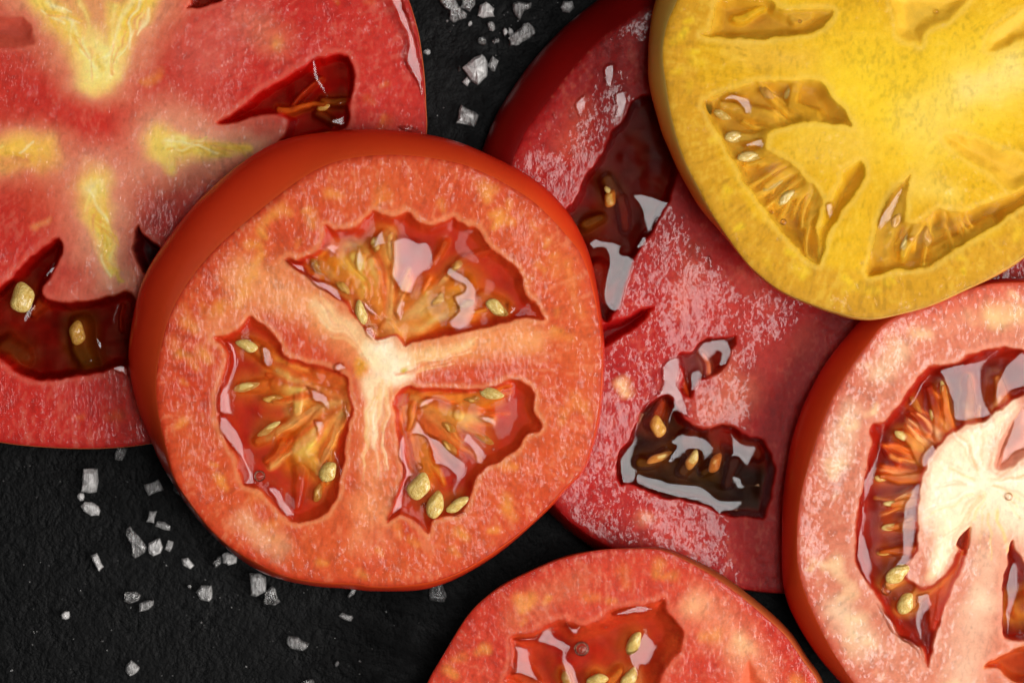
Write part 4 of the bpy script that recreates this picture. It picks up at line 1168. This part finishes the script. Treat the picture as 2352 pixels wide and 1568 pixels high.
# ---- the slice at the lower edge
SL_E = dict(
    name='tomato_slice', seed=71, c=(1430, 1720), z=0.0153, tilt=(0.0, 0.12), thick=8.4,
    label='tilted red tomato slice cut off by the lower edge, dark greenish skin rim',
    outline=[(982, 1568), (1020, 1501), (1076, 1411), (1135, 1357), (1212, 1315), (1289, 1283), (1375, 1263), (1460, 1259), (1516, 1262), (1567, 1282), (1628, 1316), (1690, 1359), (1752, 1410), (1806, 1460), (1845, 1516),
             (1880, 1568), (1915, 1680), (1918, 1820), (1860, 1980), (1740, 2110), (1560, 2190), (1400, 2200), (1220, 2160), (1080, 2060), (990, 1920), (955, 1760), (960, 1650)],
    sil=[(981, 1568), (1019, 1501), (1075, 1410), (1134, 1355), (1211, 1313), (1289, 1281), (1375, 1261), (1460, 1256), (1518, 1255), (1571, 1273), (1634, 1306), (1699, 1348), (1763, 1399), (1819, 1452), (1857, 1511),
         (1890, 1566), (1922, 1680), (1922, 1820), (1864, 1980), (1742, 2112), (1560, 2192), (1400, 2202), (1220, 2162), (1080, 2062), (988, 1921), (953, 1760), (958, 1650)],
    flesh=((188, 40, 26), (206, 74, 46), (236, 156, 122)), rim=(190, 34, 22), rimw=16, lip=(220, 110, 76), fibre=0.25,
    mat='FLESH_E', skin=M_SKIN_G,
    pig=[([(1330, 1330), (1250, 1370), (1180, 1420)], 60, 60, (206, 100, 64), .7), ([(1620, 1400), (1700, 1480), (1740, 1560)], 90, 90, (226, 130, 92), .8), ([(1700, 1490)], 50, 50, (240, 184, 130), .7), ([(1600, 1390)], 50, 50, (240, 170, 120), .7)],
    blotch=dict(n=24, d=(24, 120), r=(14, 34), c=(232, 150, 66), st=.75),
    cav=[dict(p=c9([(530, 600), (640, 572), (760, 512), (800, 505), (900, 532), (1000, 512), (1080, 450), (1180, 428), (1300, 420), (1355, 398), (1382, 470), (1452, 560), (1442, 660), (1382, 745), (1335, 850), (1290, 1040), (1060, 1130), (780, 1090), (590, 970), (500, 850), (520, 790), (540, 690)]),
              floor=(176, 20, 14), wallc=(208, 64, 40), depth=40, wall=46, gel=G_A, lv=-18,
              st=[(c9([(990, 900), (1000, 840)]), 34, 24, (226, 150, 60), 1, 34), (c9([(1060, 850), (1110, 790)]), 24, 20, (206, 130, 40), .9, 30), (c9([(820, 820), (840, 900)]), 20, 20, (220, 140, 40), .9, 34), (c9([(560, 780), (640, 860)]), 34, 34, (206, 80, 34), .8, 26), (c9([(1180, 960), (1180, 860)]), 34, 30, (240, 200, 130), .9, 36)]),
         dict(p=[(1695, 1590), (1702, 1548), (1714, 1522), (1724, 1514), (1738, 1545), (1762, 1572), (1780, 1650), (1710, 1650)], floor=(206, 84, 50), wallc=(212, 96, 60), depth=12, wall=26, gel=None)],
    seeds=[(1456, 1478, 58, 34, 62, 7), (1446, 1558, 60, 30, 65, 8), (1372, 1562, 50, 28, 10, 4), (1300, 1560, 40, 22, 100, 0, 'amber')],
    bubbles=[(1336, 1490, 17), (1338, 1492, 8)],
    film=[c9(p) for p in ([(545, 650), (630, 660), (640, 720), (670, 800), (700, 860), (560, 800), (520, 820), (550, 740)], [(690, 570), (740, 525), (770, 590), (860, 640), (840, 700), (890, 780), (905, 860), (840, 860), (790, 720), (790, 680), (700, 650), (665, 630)],
                          [(1150, 700), (1200, 660), (1240, 560), (1280, 590), (1320, 650), (1260, 760), (1225, 760), (1220, 820), (1190, 800)], [(1090, 460), (1180, 430), (1290, 430), (1270, 470), (1100, 490)], [(540, 605), (650, 595), (700, 570), (650, 625), (560, 625)],
                          [(800, 505), (860, 540), (910, 540), (880, 590), (860, 600)], [(1310, 410), (1360, 375), (1350, 405)], [(1020, 545), (1045, 530), (1055, 555), (1030, 570)])],
)

# ---- the yellow slice on top
SL_Y = dict(
    name='tomato_slice', seed=89, c=(2030, 210), z=0.0238, tilt=(0.0, -0.12), thick=8.4,
    label='golden yellow tomato slice on top of the pile at upper right',
    outline=[(1555, 0), (1531, 57), (1521, 119), (1526, 176), (1543, 276), (1569, 362), (1607, 438), (1645, 505), (1698, 582), (1736, 624), (1797, 669), (1874, 702), (1921, 717), (1969, 729), (2026, 729), (2131, 702), (2226, 660), (2292, 626),
             (2352, 588), (2450, 508), (2530, 398), (2570, 250), (2560, 80), (2500, -80), (2380, -220), (2200, -300), (2000, -310), (1800, -265), (1660, -170), (1590, -80)],
    sil=[(1507, 0), (1491, 71), (1487, 143), (1492, 205), (1516, 295), (1539, 347), (1568, 409), (1606, 476), (1654, 532), (1701, 592), (1735, 630), (1797, 673), (1874, 706), (1921, 721), (1969, 733), (2026, 733), (2131, 706), (2226, 664), (2292, 630),
         (2352, 592), (2450, 511), (2532, 400), (2572, 250), (2562, 80), (2502, -82), (2380, -224), (2200, -306), (2000, -318), (1790, -280), (1630, -190), (1545, -95)],
    flesh=((216, 158, 18), (232, 182, 26), (246, 212, 80)), rim=(204, 142, 30), rimw=18, lip=(236, 194, 80), fibre=0.22, ring=(88, 16, (208, 150, 30)), sac=(226, 176, 60),
    mat='FLESH_Y', skin=M_SKIN_Y,
    pig=[([(1990, 200), (2100, 260), (2250, 180)], 260, 260, (244, 202, 38), 1), ([(2130, 280), (2200, 210), (2352, 150)], 130, 120, (244, 208, 84), .9), ([(2230, 210), (2330, 165)], 60, 70, (250, 220, 120), .8), ([(2120, 420), (2180, 450)], 70, 60, (242, 204, 80), .7),
         ([(1860, 330), (1960, 330)], 90, 90, (234, 188, 60), .7), ([(1700, 120), (1850, 140)], 60, 60, (232, 180, 60), .6), ([(2160, 120), (2090, 180)], 70, 70, (236, 192, 34), .8)],
    blotch=dict(n=40, d=(24, 95), r=(12, 28), c=(236, 196, 36), st=.8),
    cav=[dict(p=c6([(400, -10), (370, 90), (340, 150), (318, 178), (500, 192), (700, 178), (860, 152), (945, 66), (860, 45), (700, 45), (620, -10)]), floor=(192, 134, 38), wallc=(220, 168, 44), depth=28, wall=28, gel=G_Y, lv=-10,
              st=[(c6([(480, 90), (600, 34)]), 20, 16, (232, 184, 34), .9, 20), (c6([(760, 90), (830, 70)]), 24, 18, (226, 176, 60), .9, 20)]),
         dict(p=c6([(328, 488), (470, 430), (560, 400), (780, 388), (880, 393), (945, 470), (1035, 590), (1000, 608), (850, 590), (720, 615), (640, 640), (622, 720), (760, 800), (830, 880), (890, 960), (860, 1090), (890, 1180), (872, 1272), (780, 1212), (640, 1042), (570, 952), (500, 852), (420, 692), (345, 570)]),
              floor=(184, 124, 34), wallc=(218, 164, 44), depth=36, wall=28, gel=G_Y, lv=-10, fan=dict(o=(1905, 330), a=(95, 222), r=(130, 270), r0=60, n=24, rel=28, seed=.35, dz=-1, kind='amber', c=[(238, 196, 80), (226, 178, 56), (210, 156, 44)], w=(14, 7)),
              st=[(c6([(640, 560), (500, 520), (420, 500)]), 40, 26, (216, 160, 46), .9, 30), (c6([(620, 660), (480, 650)]), 30, 24, (206, 160, 60), .9, 30), (c6([(640, 730), (520, 750)]), 24, 20, (210, 160, 46), .9, 30), (c6([(760, 820), (620, 890)]), 26, 16, (206, 156, 24), .9, 30),
                  (c6([(820, 900), (680, 980)]), 26, 18, (214, 164, 34), .9, 30), (c6([(880, 960), (820, 1080)]), 20, 14, (196, 140, 20), .9, 26), (c6([(760, 430), (740, 500), (860, 560)]), 26, 40, (222, 166, 30), .9, 32)]),
         dict(p=c6([(1080, 775), (1105, 820), (1075, 900), (1000, 1000), (925, 1120), (880, 1262), (868, 1180), (900, 1030), (965, 900), (1015, 810)]), floor=(208, 148, 46), wallc=(222, 172, 28), depth=34, wall=28, gel=G_Y, lv=-8),
         dict(p=c6([(1312, 848), (1200, 980), (1150, 1100), (1135, 1200), (1110, 1335), (1250, 1300), (1380, 1292), (1540, 1202), (1700, 1102), (1880, 975), (1960, 900), (1940, 880), (1780, 945), (1650, 990), (1560, 1028), (1460, 1012), (1385, 1060), (1345, 1085), (1300, 1080), (1290, 1040), (1312, 900)]),
              floor=(178, 118, 32), wallc=(216, 162, 44), depth=40, wall=28, gel=G_Y, lv=-14, fan=dict(o=(2125, 400), a=(35, 125), r=(120, 210), r0=60, n=14, rel=30, seed=.2, dz=-1, kind='amber', c=[(238, 196, 80), (226, 178, 56), (206, 150, 44)], w=(14, 7)),
              st=[(c6([(1260, 940), (1200, 1080), (1180, 1220)]), 60, 50, (208, 156, 46), .9, 36), (c6([(1350, 1090), (1300, 1180), (1280, 1225)]), 28, 20, (216, 172, 34), 1, 40), (c6([(1400, 1110), (1540, 1050), (1700, 1000)]), 16, 12, (96, 48, 10), .8, -14), (c6([(1440, 1200), (1700, 1060)]), 30, 26, (196, 140, 24), .7, 24)]),  # the dark brown stroke paints the slit's shadow into the floor colour
         dict(p=c6([(1480, 640), (1600, 660), (1720, 710), (1880, 772), (1960, 830), (1900, 880), (1800, 912), (1690, 830), (1600, 772), (1500, 692)]), floor=(222, 172, 52), wallc=(226, 176, 50), depth=13, wall=30, gel=None),
         dict(p=c6([(1235, 60), (1262, 180), (1340, 200), (1368, 222), (1400, 150), (1500, 90), (1585, 20), (1560, -40), (1250, -40)]), floor=(226, 178, 54), wallc=(228, 178, 50), depth=15, wall=30, gel=None),
         dict(p=c6([(1690, 240), (1720, 150), (1880, 35), (1960, 30), (1960, 140), (1860, 190), (1760, 236)]), floor=(226, 178, 54), wallc=(228, 178, 50), depth=14, wall=30, gel=None),
         dict(p=[(1620, 232), (1634, 234), (1640, 245), (1632, 262), (1624, 250)], floor=(60, 6, 4), wallc=(150, 80, 20), depth=100, wall=9, gel=None)],
    seeds=[(1690, 312, 52, 30, 10, -4), (1725, 357, 60, 28, 12, -2), (1775, 425, 58, 16, 28, -3), (1806, 452, 56, 22, 38, 0), (1660, 262, 40, 20, -20, -5), (1812, 210, 30, 18, 60, -4), (1985, 60, 40, 18, 20, -5), (2078, 560, 46, 16, 75, 0)],
    bubbles=[(1800, 509, 7), (1772, 487, 4), (2152, 25, 6), (1838, 49, 4)],
    film=[c6(p) for p in ([(400, 490), (450, 450), (540, 470), (555, 540), (520, 555), (480, 500)], [(1150, 1110), (1200, 980), (1290, 880), (1250, 1000), (1200, 1090)],
                          [(1290, 1140), (1340, 1135), (1350, 1160), (1310, 1170)], [(500, 690), (600, 660), (600, 710), (520, 710)], [(1165, 1235), (1182, 1240), (1175, 1270)], [(900, 990), (940, 970), (945, 1030), (910, 1050)])],
)

# fine fibres: threads along the yellow veins, and rays through the creamy core
_r = random.Random(9)
for (ax, ay), (bx, by), cnt, spread in (((100, 0), (232, 165), 16, 26), ((335, 0), (236, 165), 16, 24), ((375, 335), (580, 348), 18, 22), ((214, 430), (262, 640), 18, 22), ((-40, 360), (110, 356), 8, 24)):
    for _k in range(cnt):
        t0 = _r.uniform(0, .75)
        t1 = t0 + _r.uniform(.15, .35)
        nx, ny = -(by - ay), bx - ax
        nl = math.hypot(nx, ny)
        o0, o1 = _r.uniform(-1, 1) * spread * .7, _r.uniform(-1, 1) * spread * 1.3
        pts = [(ax + (bx - ax) * t + nx / nl * o, ay + (by - ay) * t + ny / nl * o) for t, o in ((t0, o0), ((t0 + t1) / 2, (o0 + o1) / 2 + _r.uniform(-3, 3)), (t1, o1))]
        SL_B['pig'].append((pts, _r.uniform(4, 8), _r.uniform(3, 5), _r.choice([(255, 240, 176), (255, 226, 120), (240, 184, 60), (236, 160, 90)]), _r.uniform(.35, .75)))
for _k in range(46):
    a = math.radians(_r.uniform(0, 360))
    r0, r1 = _r.uniform(15, 70), _r.uniform(80, 170)
    pts = [(2265 + math.cos(a + b) * r, 1115 + math.sin(a + b) * r) for r, b in ((r0, 0), ((r0 + r1) / 2, _r.uniform(-.06, .06)), (r1, 0))]
    SL_D['pig'].append((pts, _r.uniform(4, 8), _r.uniform(3, 6), _r.choice([(236, 192, 140), (230, 176, 120), (255, 246, 224), (240, 206, 120)]), _r.uniform(.3, .6)))
for _k in range(34):
    a = math.radians(_r.choice([-140, -10, 92]) + _r.uniform(-12, 12))
    r0, r1 = _r.uniform(15, 90), _r.uniform(110, 260)
    off = _r.uniform(-16, 16)
    pts = [(880 - math.sin(a) * off + math.cos(a) * r, 850 + math.cos(a) * off + math.sin(a) * r) for r in (r0, (r0 + r1) / 2, r1)]
    SL_A['pig'].append((pts, _r.uniform(4, 7), _r.uniform(3, 5), _r.choice([(255, 224, 172), (246, 196, 130), (224, 120, 66)]), _r.uniform(.3, .55)))

MATS = dict(
    FLESH_A=flesh_material('orange_red_flesh', 1.3, 0.8, rot=0.25, thr=0.425, aniso=1.35, grain=0.14),
    FLESH_B=flesh_material('red_flesh_with_veins', 1.7, 0.7, rot=0.2, thr=0.47, aniso=1.3, grain=0.13),
    FLESH_C=flesh_material('glistening_red_flesh', 0.6, 0.62, rot=-0.3, thr=0.355, coat_rough=0.14, aniso=1.15, grain=0.2),
    FLESH_D=flesh_material('pale_pink_flesh', 0.6, 0.9, rot=0.2, thr=0.42, aniso=1.2, grain=0.14),
    FLESH_E=flesh_material('red_tilted_flesh', 1.4, 0.9, rot=0.1, thr=0.34, aniso=1.4, grain=0.2),
    FLESH_Y=flesh_material('golden_flesh', 0.8, 1.0, sss=0.6, radius=(0.004, 0.0028, 0.0007), rot=0.2, coat=0.6, coat_rough=0.18, thr=0.56, grain=0.09),
)
for S in (SL_B, SL_C, SL_A, SL_D, SL_E, SL_Y):
    S['mat'] = MATS[S['mat']]
    build_slice(S)


# ------------------------------------------------------------------ salt crystals on the slate
def z10(p):
    return crop(0, 976.1, .3775, p)


def z11(p):
    return crop(516.8, 1205.8, .2441, p)


def z12(p):
    return crop(918.7, 0, .2563, p)


def pebble(cx, cy, rx, ry, a=0.0, n=8, seed=0):
    r = random.Random(seed)
    out = []
    for i in range(n):
        t = 2 * math.pi * i / n
        k = r.uniform(0.82, 1.12)
        x, y = rx * k * math.cos(t), ry * k * math.sin(t)
        out.append((cx + x * math.cos(a) - y * math.sin(a), cy + x * math.sin(a) + y * math.cos(a)))
    return out


SALT = [
    (z10([(720, 135), (780, 135), (768, 175), (745, 215), (705, 210), (700, 175)]), 22, 'greyish salt crystal tucked under the lower edge of the veined red slice'),
    (z10([(515, 262), (598, 262), (590, 405), (545, 412), (495, 405), (505, 350)]), 30, 'tall clear rectangular salt crystal, largest block on the left slate'),
    (z10(pebble(495, 434, 25, 26, 0, 7, 1)), 16, 'small round salt grain between the tall block and the oval grain'),
    (z10([(490, 490), (520, 463), (560, 465), (600, 490), (612, 515), (605, 548), (560, 550), (510, 520)]), 22, 'smooth milky oval salt grain just below the tall clear block'),
    (z10([(877, 360), (965, 328), (990, 370), (997, 395), (910, 427), (885, 390)]), 26, 'boxy pinkish-grey salt crystal near the lower left of the orange-red slice'),
    (z10([(1060, 355), (1090, 360), (1110, 420), (1080, 418), (1058, 395)]), 18, 'salt grain peeking out from under the left edge of the orange-red slice'),
    (z10([(910, 520), (957, 520), (940, 595), (893, 588)]), 18, 'small upright brick-shaped salt crystal above the long knobbly one'),
    (z10([(960, 580), (1000, 585), (1040, 610), (1035, 640), (990, 630), (945, 612)]), 18, 'small flat tilted salt crystal beside the small brick-shaped one'),
    (z10([(795, 610), (835, 660), (870, 700), (898, 740), (885, 770), (825, 808), (805, 790), (808, 735), (768, 665), (770, 630)]), 26, 'long knobbly club-shaped salt crystal on the left slate'),
    (z10([(950, 690), (975, 685), (993, 740), (980, 775), (935, 795), (908, 775), (905, 715)]), 24, 'squarish translucent salt crystal right beside the club-shaped one'),
    (z10([(1025, 697), (1057, 705), (1050, 745), (1035, 768), (1003, 755), (1015, 720)]), 16, 'small notched salt grain, right of the squarish translucent crystal'),
    (z10([(555, 790), (590, 775), (615, 830), (635, 860), (605, 885), (570, 830)]), 20, 'bright narrow rod-shaped salt crystal lying aslant on the left slate'),
    (z10([(1105, 810), (1145, 803), (1183, 850), (1160, 873), (1115, 850)]), 18, 'lone dull salt grain left of the pair at the orange-red slice'),
    (z10([(1293, 835), (1335, 790), (1352, 800), (1345, 840), (1308, 868)]), 18, 'dull slab of salt leaning on the lumpy crystal by the orange-red slice'),
    (z10([(1352, 785), (1385, 768), (1443, 800), (1440, 835), (1390, 850), (1357, 835)]), 24, 'lumpy salt crystal touching the lower left rim of the orange-red slice'),
    (z10(pebble(1151, 981, 14, 16, 0, 7, 2)), 10, 'tiny round salt grain left of the whitish five-sided crystal'),
    (z10([(1225, 970), (1290, 970), (1293, 1050), (1275, 1070), (1220, 1060), (1195, 1010)]), 26, 'whitish five-sided salt crystal with a grooved top'),
    (z10([(765, 1012), (830, 1008), (862, 1030), (845, 1065), (795, 1083), (757, 1065)]), 24, 'ribbed salt crystal, upper one of a pair on the left slate'),
    (z10([(850, 1080), (900, 1062), (938, 1062), (935, 1090), (905, 1118), (848, 1133)]), 22, 'ribbed wedge of salt, lower one of a pair on the left slate'),
    (z10(pebble(402, 1152, 28, 30, 0, 8, 3)), 20, 'small bright white salt grain, the one farthest left'),
    (z10([(800, 1425), (853, 1470), (835, 1500), (795, 1522), (765, 1490), (770, 1455)]), 26, 'bright diamond-shaped salt crystal at the bottom left'),
    (z11([(232, 445), (330, 445), (388, 480), (390, 625), (345, 640), (300, 668), (245, 655)]), 32, 'large striped columnar salt crystal at the lower rim of the orange-red slice'),
    (z11([(440, 562), (480, 590), (500, 680), (525, 715), (470, 750), (375, 735), (360, 710), (380, 640)]), 28, 'rough triangular salt crystal beside the striped columnar one'),
    (z11([(1195, 590), (1245, 590), (1215, 650), (1160, 685), (1155, 660)]), 12, 'thin dark sliver of salt below the bottom of the orange-red slice'),
    (z11([(1070, 845), (1105, 813), (1200, 845), (1208, 870), (1190, 898), (1120, 885)]), 18, 'small lying salt crystal alone below the thin dark sliver'),
    (z11([(1940, 530), (2040, 525), (2060, 590), (2090, 660), (2065, 722), (1925, 700), (1920, 620)]), 24, 'blocky salt crystal with a dark groove, in shade by the tilted slice'),
    (z11([(595, 1035), (690, 1045), (720, 1075), (797, 1105), (780, 1145), (735, 1178), (620, 1150), (580, 1100)]), 26, 'opaque white ragged salt crystal at the bottom, left of the tilted slice'),
    (z11(pebble(1054, 1300, 22, 32, 0.2, 7, 4)), 12, 'tiny dim salt grain at the bottom in front of the dark gap'),
    (z11([(690, 1500), (760, 1450), (830, 1440), (845, 1470), (800, 1530), (700, 1550)]), 22, 'salt crystal cut off by the bottom edge'),
    (z12([(345, -30), (480, -40), (530, 60), (600, 130), (590, 170), (480, 210), (445, 190), (460, 110), (400, 80), (370, 40)]), 34, 'largest craggy salt crystal at the top, cut off by the top edge'),
    (z12([(560, -30), (670, -30), (675, 50), (625, 110), (545, 75)]), 26, 'rounded salt crystal cut off by the top edge, beside the craggy one'),
    (z12([(715, 50), (770, 20), (845, 80), (835, 120), (848, 155), (745, 170), (695, 150)]), 28, 'tent-shaped grey salt crystal at the top'),
    (z12([(1010, 40), (1050, 15), (1180, 30), (1175, 75), (1115, 100), (1075, 190), (1030, 140), (1010, 90)]), 28, 'axe-shaped salt crystal with a pointed foot at the top'),
    (z12([(1460, 15), (1545, 20), (1560, 75), (1520, 122), (1460, 110), (1438, 75)]), 24, 'dim roundish salt crystal farthest right, near the dark slice rim'),
    (z12(pebble(630, 215, 18, 26, 0.5, 7, 5)), 12, 'tiny salt grain just below the craggy crystal at the top'),
    (z12(pebble(816, 242, 34, 50, -0.3, 8, 6)), 20, 'upright oval salt grain below the tent-shaped crystal'),
    (z12(pebble(943, 290, 25, 40, 0, 7, 7)), 18, 'small upright salt grain, left one of two by the big potato-shaped crystal'),
    (z12([(975, 250), (1000, 260), (1022, 300), (985, 335), (965, 300)]), 14, 'dark small salt chip wedged against the big potato-shaped crystal'),
    (z12([(1110, 215), (1150, 210), (1205, 260), (1213, 310), (1160, 350), (1100, 380), (1040, 420), (990, 410), (970, 350), (1010, 310), (1080, 260)]), 34, 'big potato-shaped salt crystal at the top'),
    (z12(pebble(737, 371, 48, 36, 0.2, 8, 8)), 18, 'small oval salt grain, left one of a spaced pair at the top'),
    (z12(pebble(861, 370, 36, 26, 0, 7, 9)), 14, 'dull small salt grain, right one of a spaced pair at the top'),
    (z12([(735, 490), (765, 520), (785, 570), (780, 690), (700, 768), (640, 730), (555, 615), (600, 580), (670, 520)]), 40, 'biggest whitish salt crystal, kite-shaped, between the red slices'),
    (z12([(830, 502), (885, 550), (850, 645), (820, 640), (785, 595)]), 24, 'violet-grey salt shard touching the right side of the kite-shaped crystal'),
    (z12([(600, 690), (636, 730), (605, 778), (555, 738)]), 16, 'small dark salt chip at the lower left of the kite-shaped crystal'),
    (z12(pebble(535, 620, 16, 28, 0, 6, 10)), 10, 'tiny dark salt chip left of the kite-shaped crystal'),
    (z12(pebble(246, 468, 32, 30, 0.6, 6, 11)), 12, 'tiny bluish-white salt flake beside the rim of the veined slice'),
    (z12([(550, 942), (620, 985), (708, 1035), (665, 1145), (590, 1125), (502, 1110), (525, 1030), (530, 975)]), 34, 'four-cornered salt crystal just above the orange-red slice'),
]


def build_salt(i, poly, hgt, label):
    r = random.Random(100 + i)
    P = np.array(poly, float)
    c = P.mean(0)
    # extra points along the edges for a chipped outline
    Q = []
    for a, b in zip(P, np.roll(P, -1, 0)):
        Q.append(a)
        m = (a + b) / 2
        Q.append(m + np.array([r.uniform(-1, 1), r.uniform(-1, 1)]) * 0.06 * np.linalg.norm(b - a))
    Q = np.array(Q)
    n = len(Q)
    layers = [(0.90, 0.02), (1.0, 0.38), (0.93, 0.74), (0.66, 0.97)]
    bm = bmesh.new()
    rows = []
    tilt = (r.uniform(-.25, .25), r.uniform(-.25, .25))
    ext = max(np.ptp(P[:, 0]), np.ptp(P[:, 1]))
    for li, (s, zz) in enumerate(layers):
        row = []
        for k in range(n):
            p = c + (Q[k] - c) * (s * (1 + (r.uniform(-.06, .06) if li in (0, 2, 3) else 0)))
            z = hgt * zz
            if li >= 2:
                z += hgt * 0.9 * ((p[0] - c[0]) / ext * tilt[0] + (p[1] - c[1]) / ext * tilt[1]) + r.uniform(-.07, .07) * hgt
            z = max(z, 0.2) * K
            sc_ = (H - z) / H
            row.append(bm.verts.new(((p[0] - c[0]) * K * sc_, -(p[1] - c[1]) * K * sc_, z)))
        rows.append(row)
    for ra, rb in zip(rows[:-1], rows[1:]):
        for k in range(n):
            bm.faces.new((ra[k], ra[(k + 1) % n], rb[(k + 1) % n], rb[k]))
    t = bm.verts.new((r.uniform(-.1, .1) * ext * K, r.uniform(-.1, .1) * ext * K, hgt * r.uniform(0.95, 1.12) * K))
    bt = bm.verts.new((0, 0, 0.1 * K))
    for k in range(n):
        bm.faces.new((rows[-1][k], rows[-1][(k + 1) % n], t))
        bm.faces.new((rows[0][(k + 1) % n], rows[0][k], bt))
    bmesh.ops.triangulate(bm, faces=bm.faces[:])
    bmesh.ops.recalc_face_normals(bm, faces=bm.faces[:])
    me = bpy.data.meshes.new('salt_crystal')
    bm.to_mesh(me)
    bm.free()
    o = link('salt_crystal', me, M_SALT)
    o.location = ((c[0] - 1176) * K, (784 - c[1]) * K, 0.00001)
    tag(o, label, 'salt crystal', 'coarse salt crystals scattered on the slate')


for i, (poly, hgt, label) in enumerate(SALT):
    build_salt(i, poly, hgt, label)


# fine salt dust lying about on the slate
def build_dust():
    r = random.Random(77)
    regions = [([(0, 1060), (300, 1060), (420, 1180), (560, 1320), (980, 1380), (960, 1560), (0, 1560)], 70), ([(985, 0), (1330, 0), (1120, 240), (1060, 330), (990, 310)], 30)]
    bm = bmesh.new()
    for poly, cnt in regions:
        P = np.array(poly, float)
        lo, hi = P.min(0), P.max(0)
        pts = np.array([[r.uniform(lo[0], hi[0]), r.uniform(lo[1], hi[1])] for _ in range(cnt * 3)])
        ok = pts[sdf(pts[:, 0], pts[:, 1], P, 30) > 6][:cnt]
        for px, py in ok:
            q = r.uniform(0.7, 1.0) if r.random() < 0.8 else r.uniform(1.2, 2.4)
            m = Matrix.Translation(((px - 1176) * K, (784 - py) * K, q * K * 0.6)) @ Matrix.Rotation(r.uniform(0, 6.28), 4, 'Z') @ Matrix.Rotation(r.uniform(0, .6), 4, 'X')
            bmesh.ops.create_cube(bm, size=1.0, matrix=m @ Matrix.Diagonal((q * 2 * K, q * 1.3 * K, q * K, 1)))
    me = bpy.data.meshes.new('salt_dust')
    bm.to_mesh(me)
    bm.free()
    o = link('salt_dust', me, M_SALT)
    o['kind'] = 'stuff'
    o['label'] = 'fine salt dust sprinkled over the black slate'
    o['category'] = 'salt dust'


build_dust()
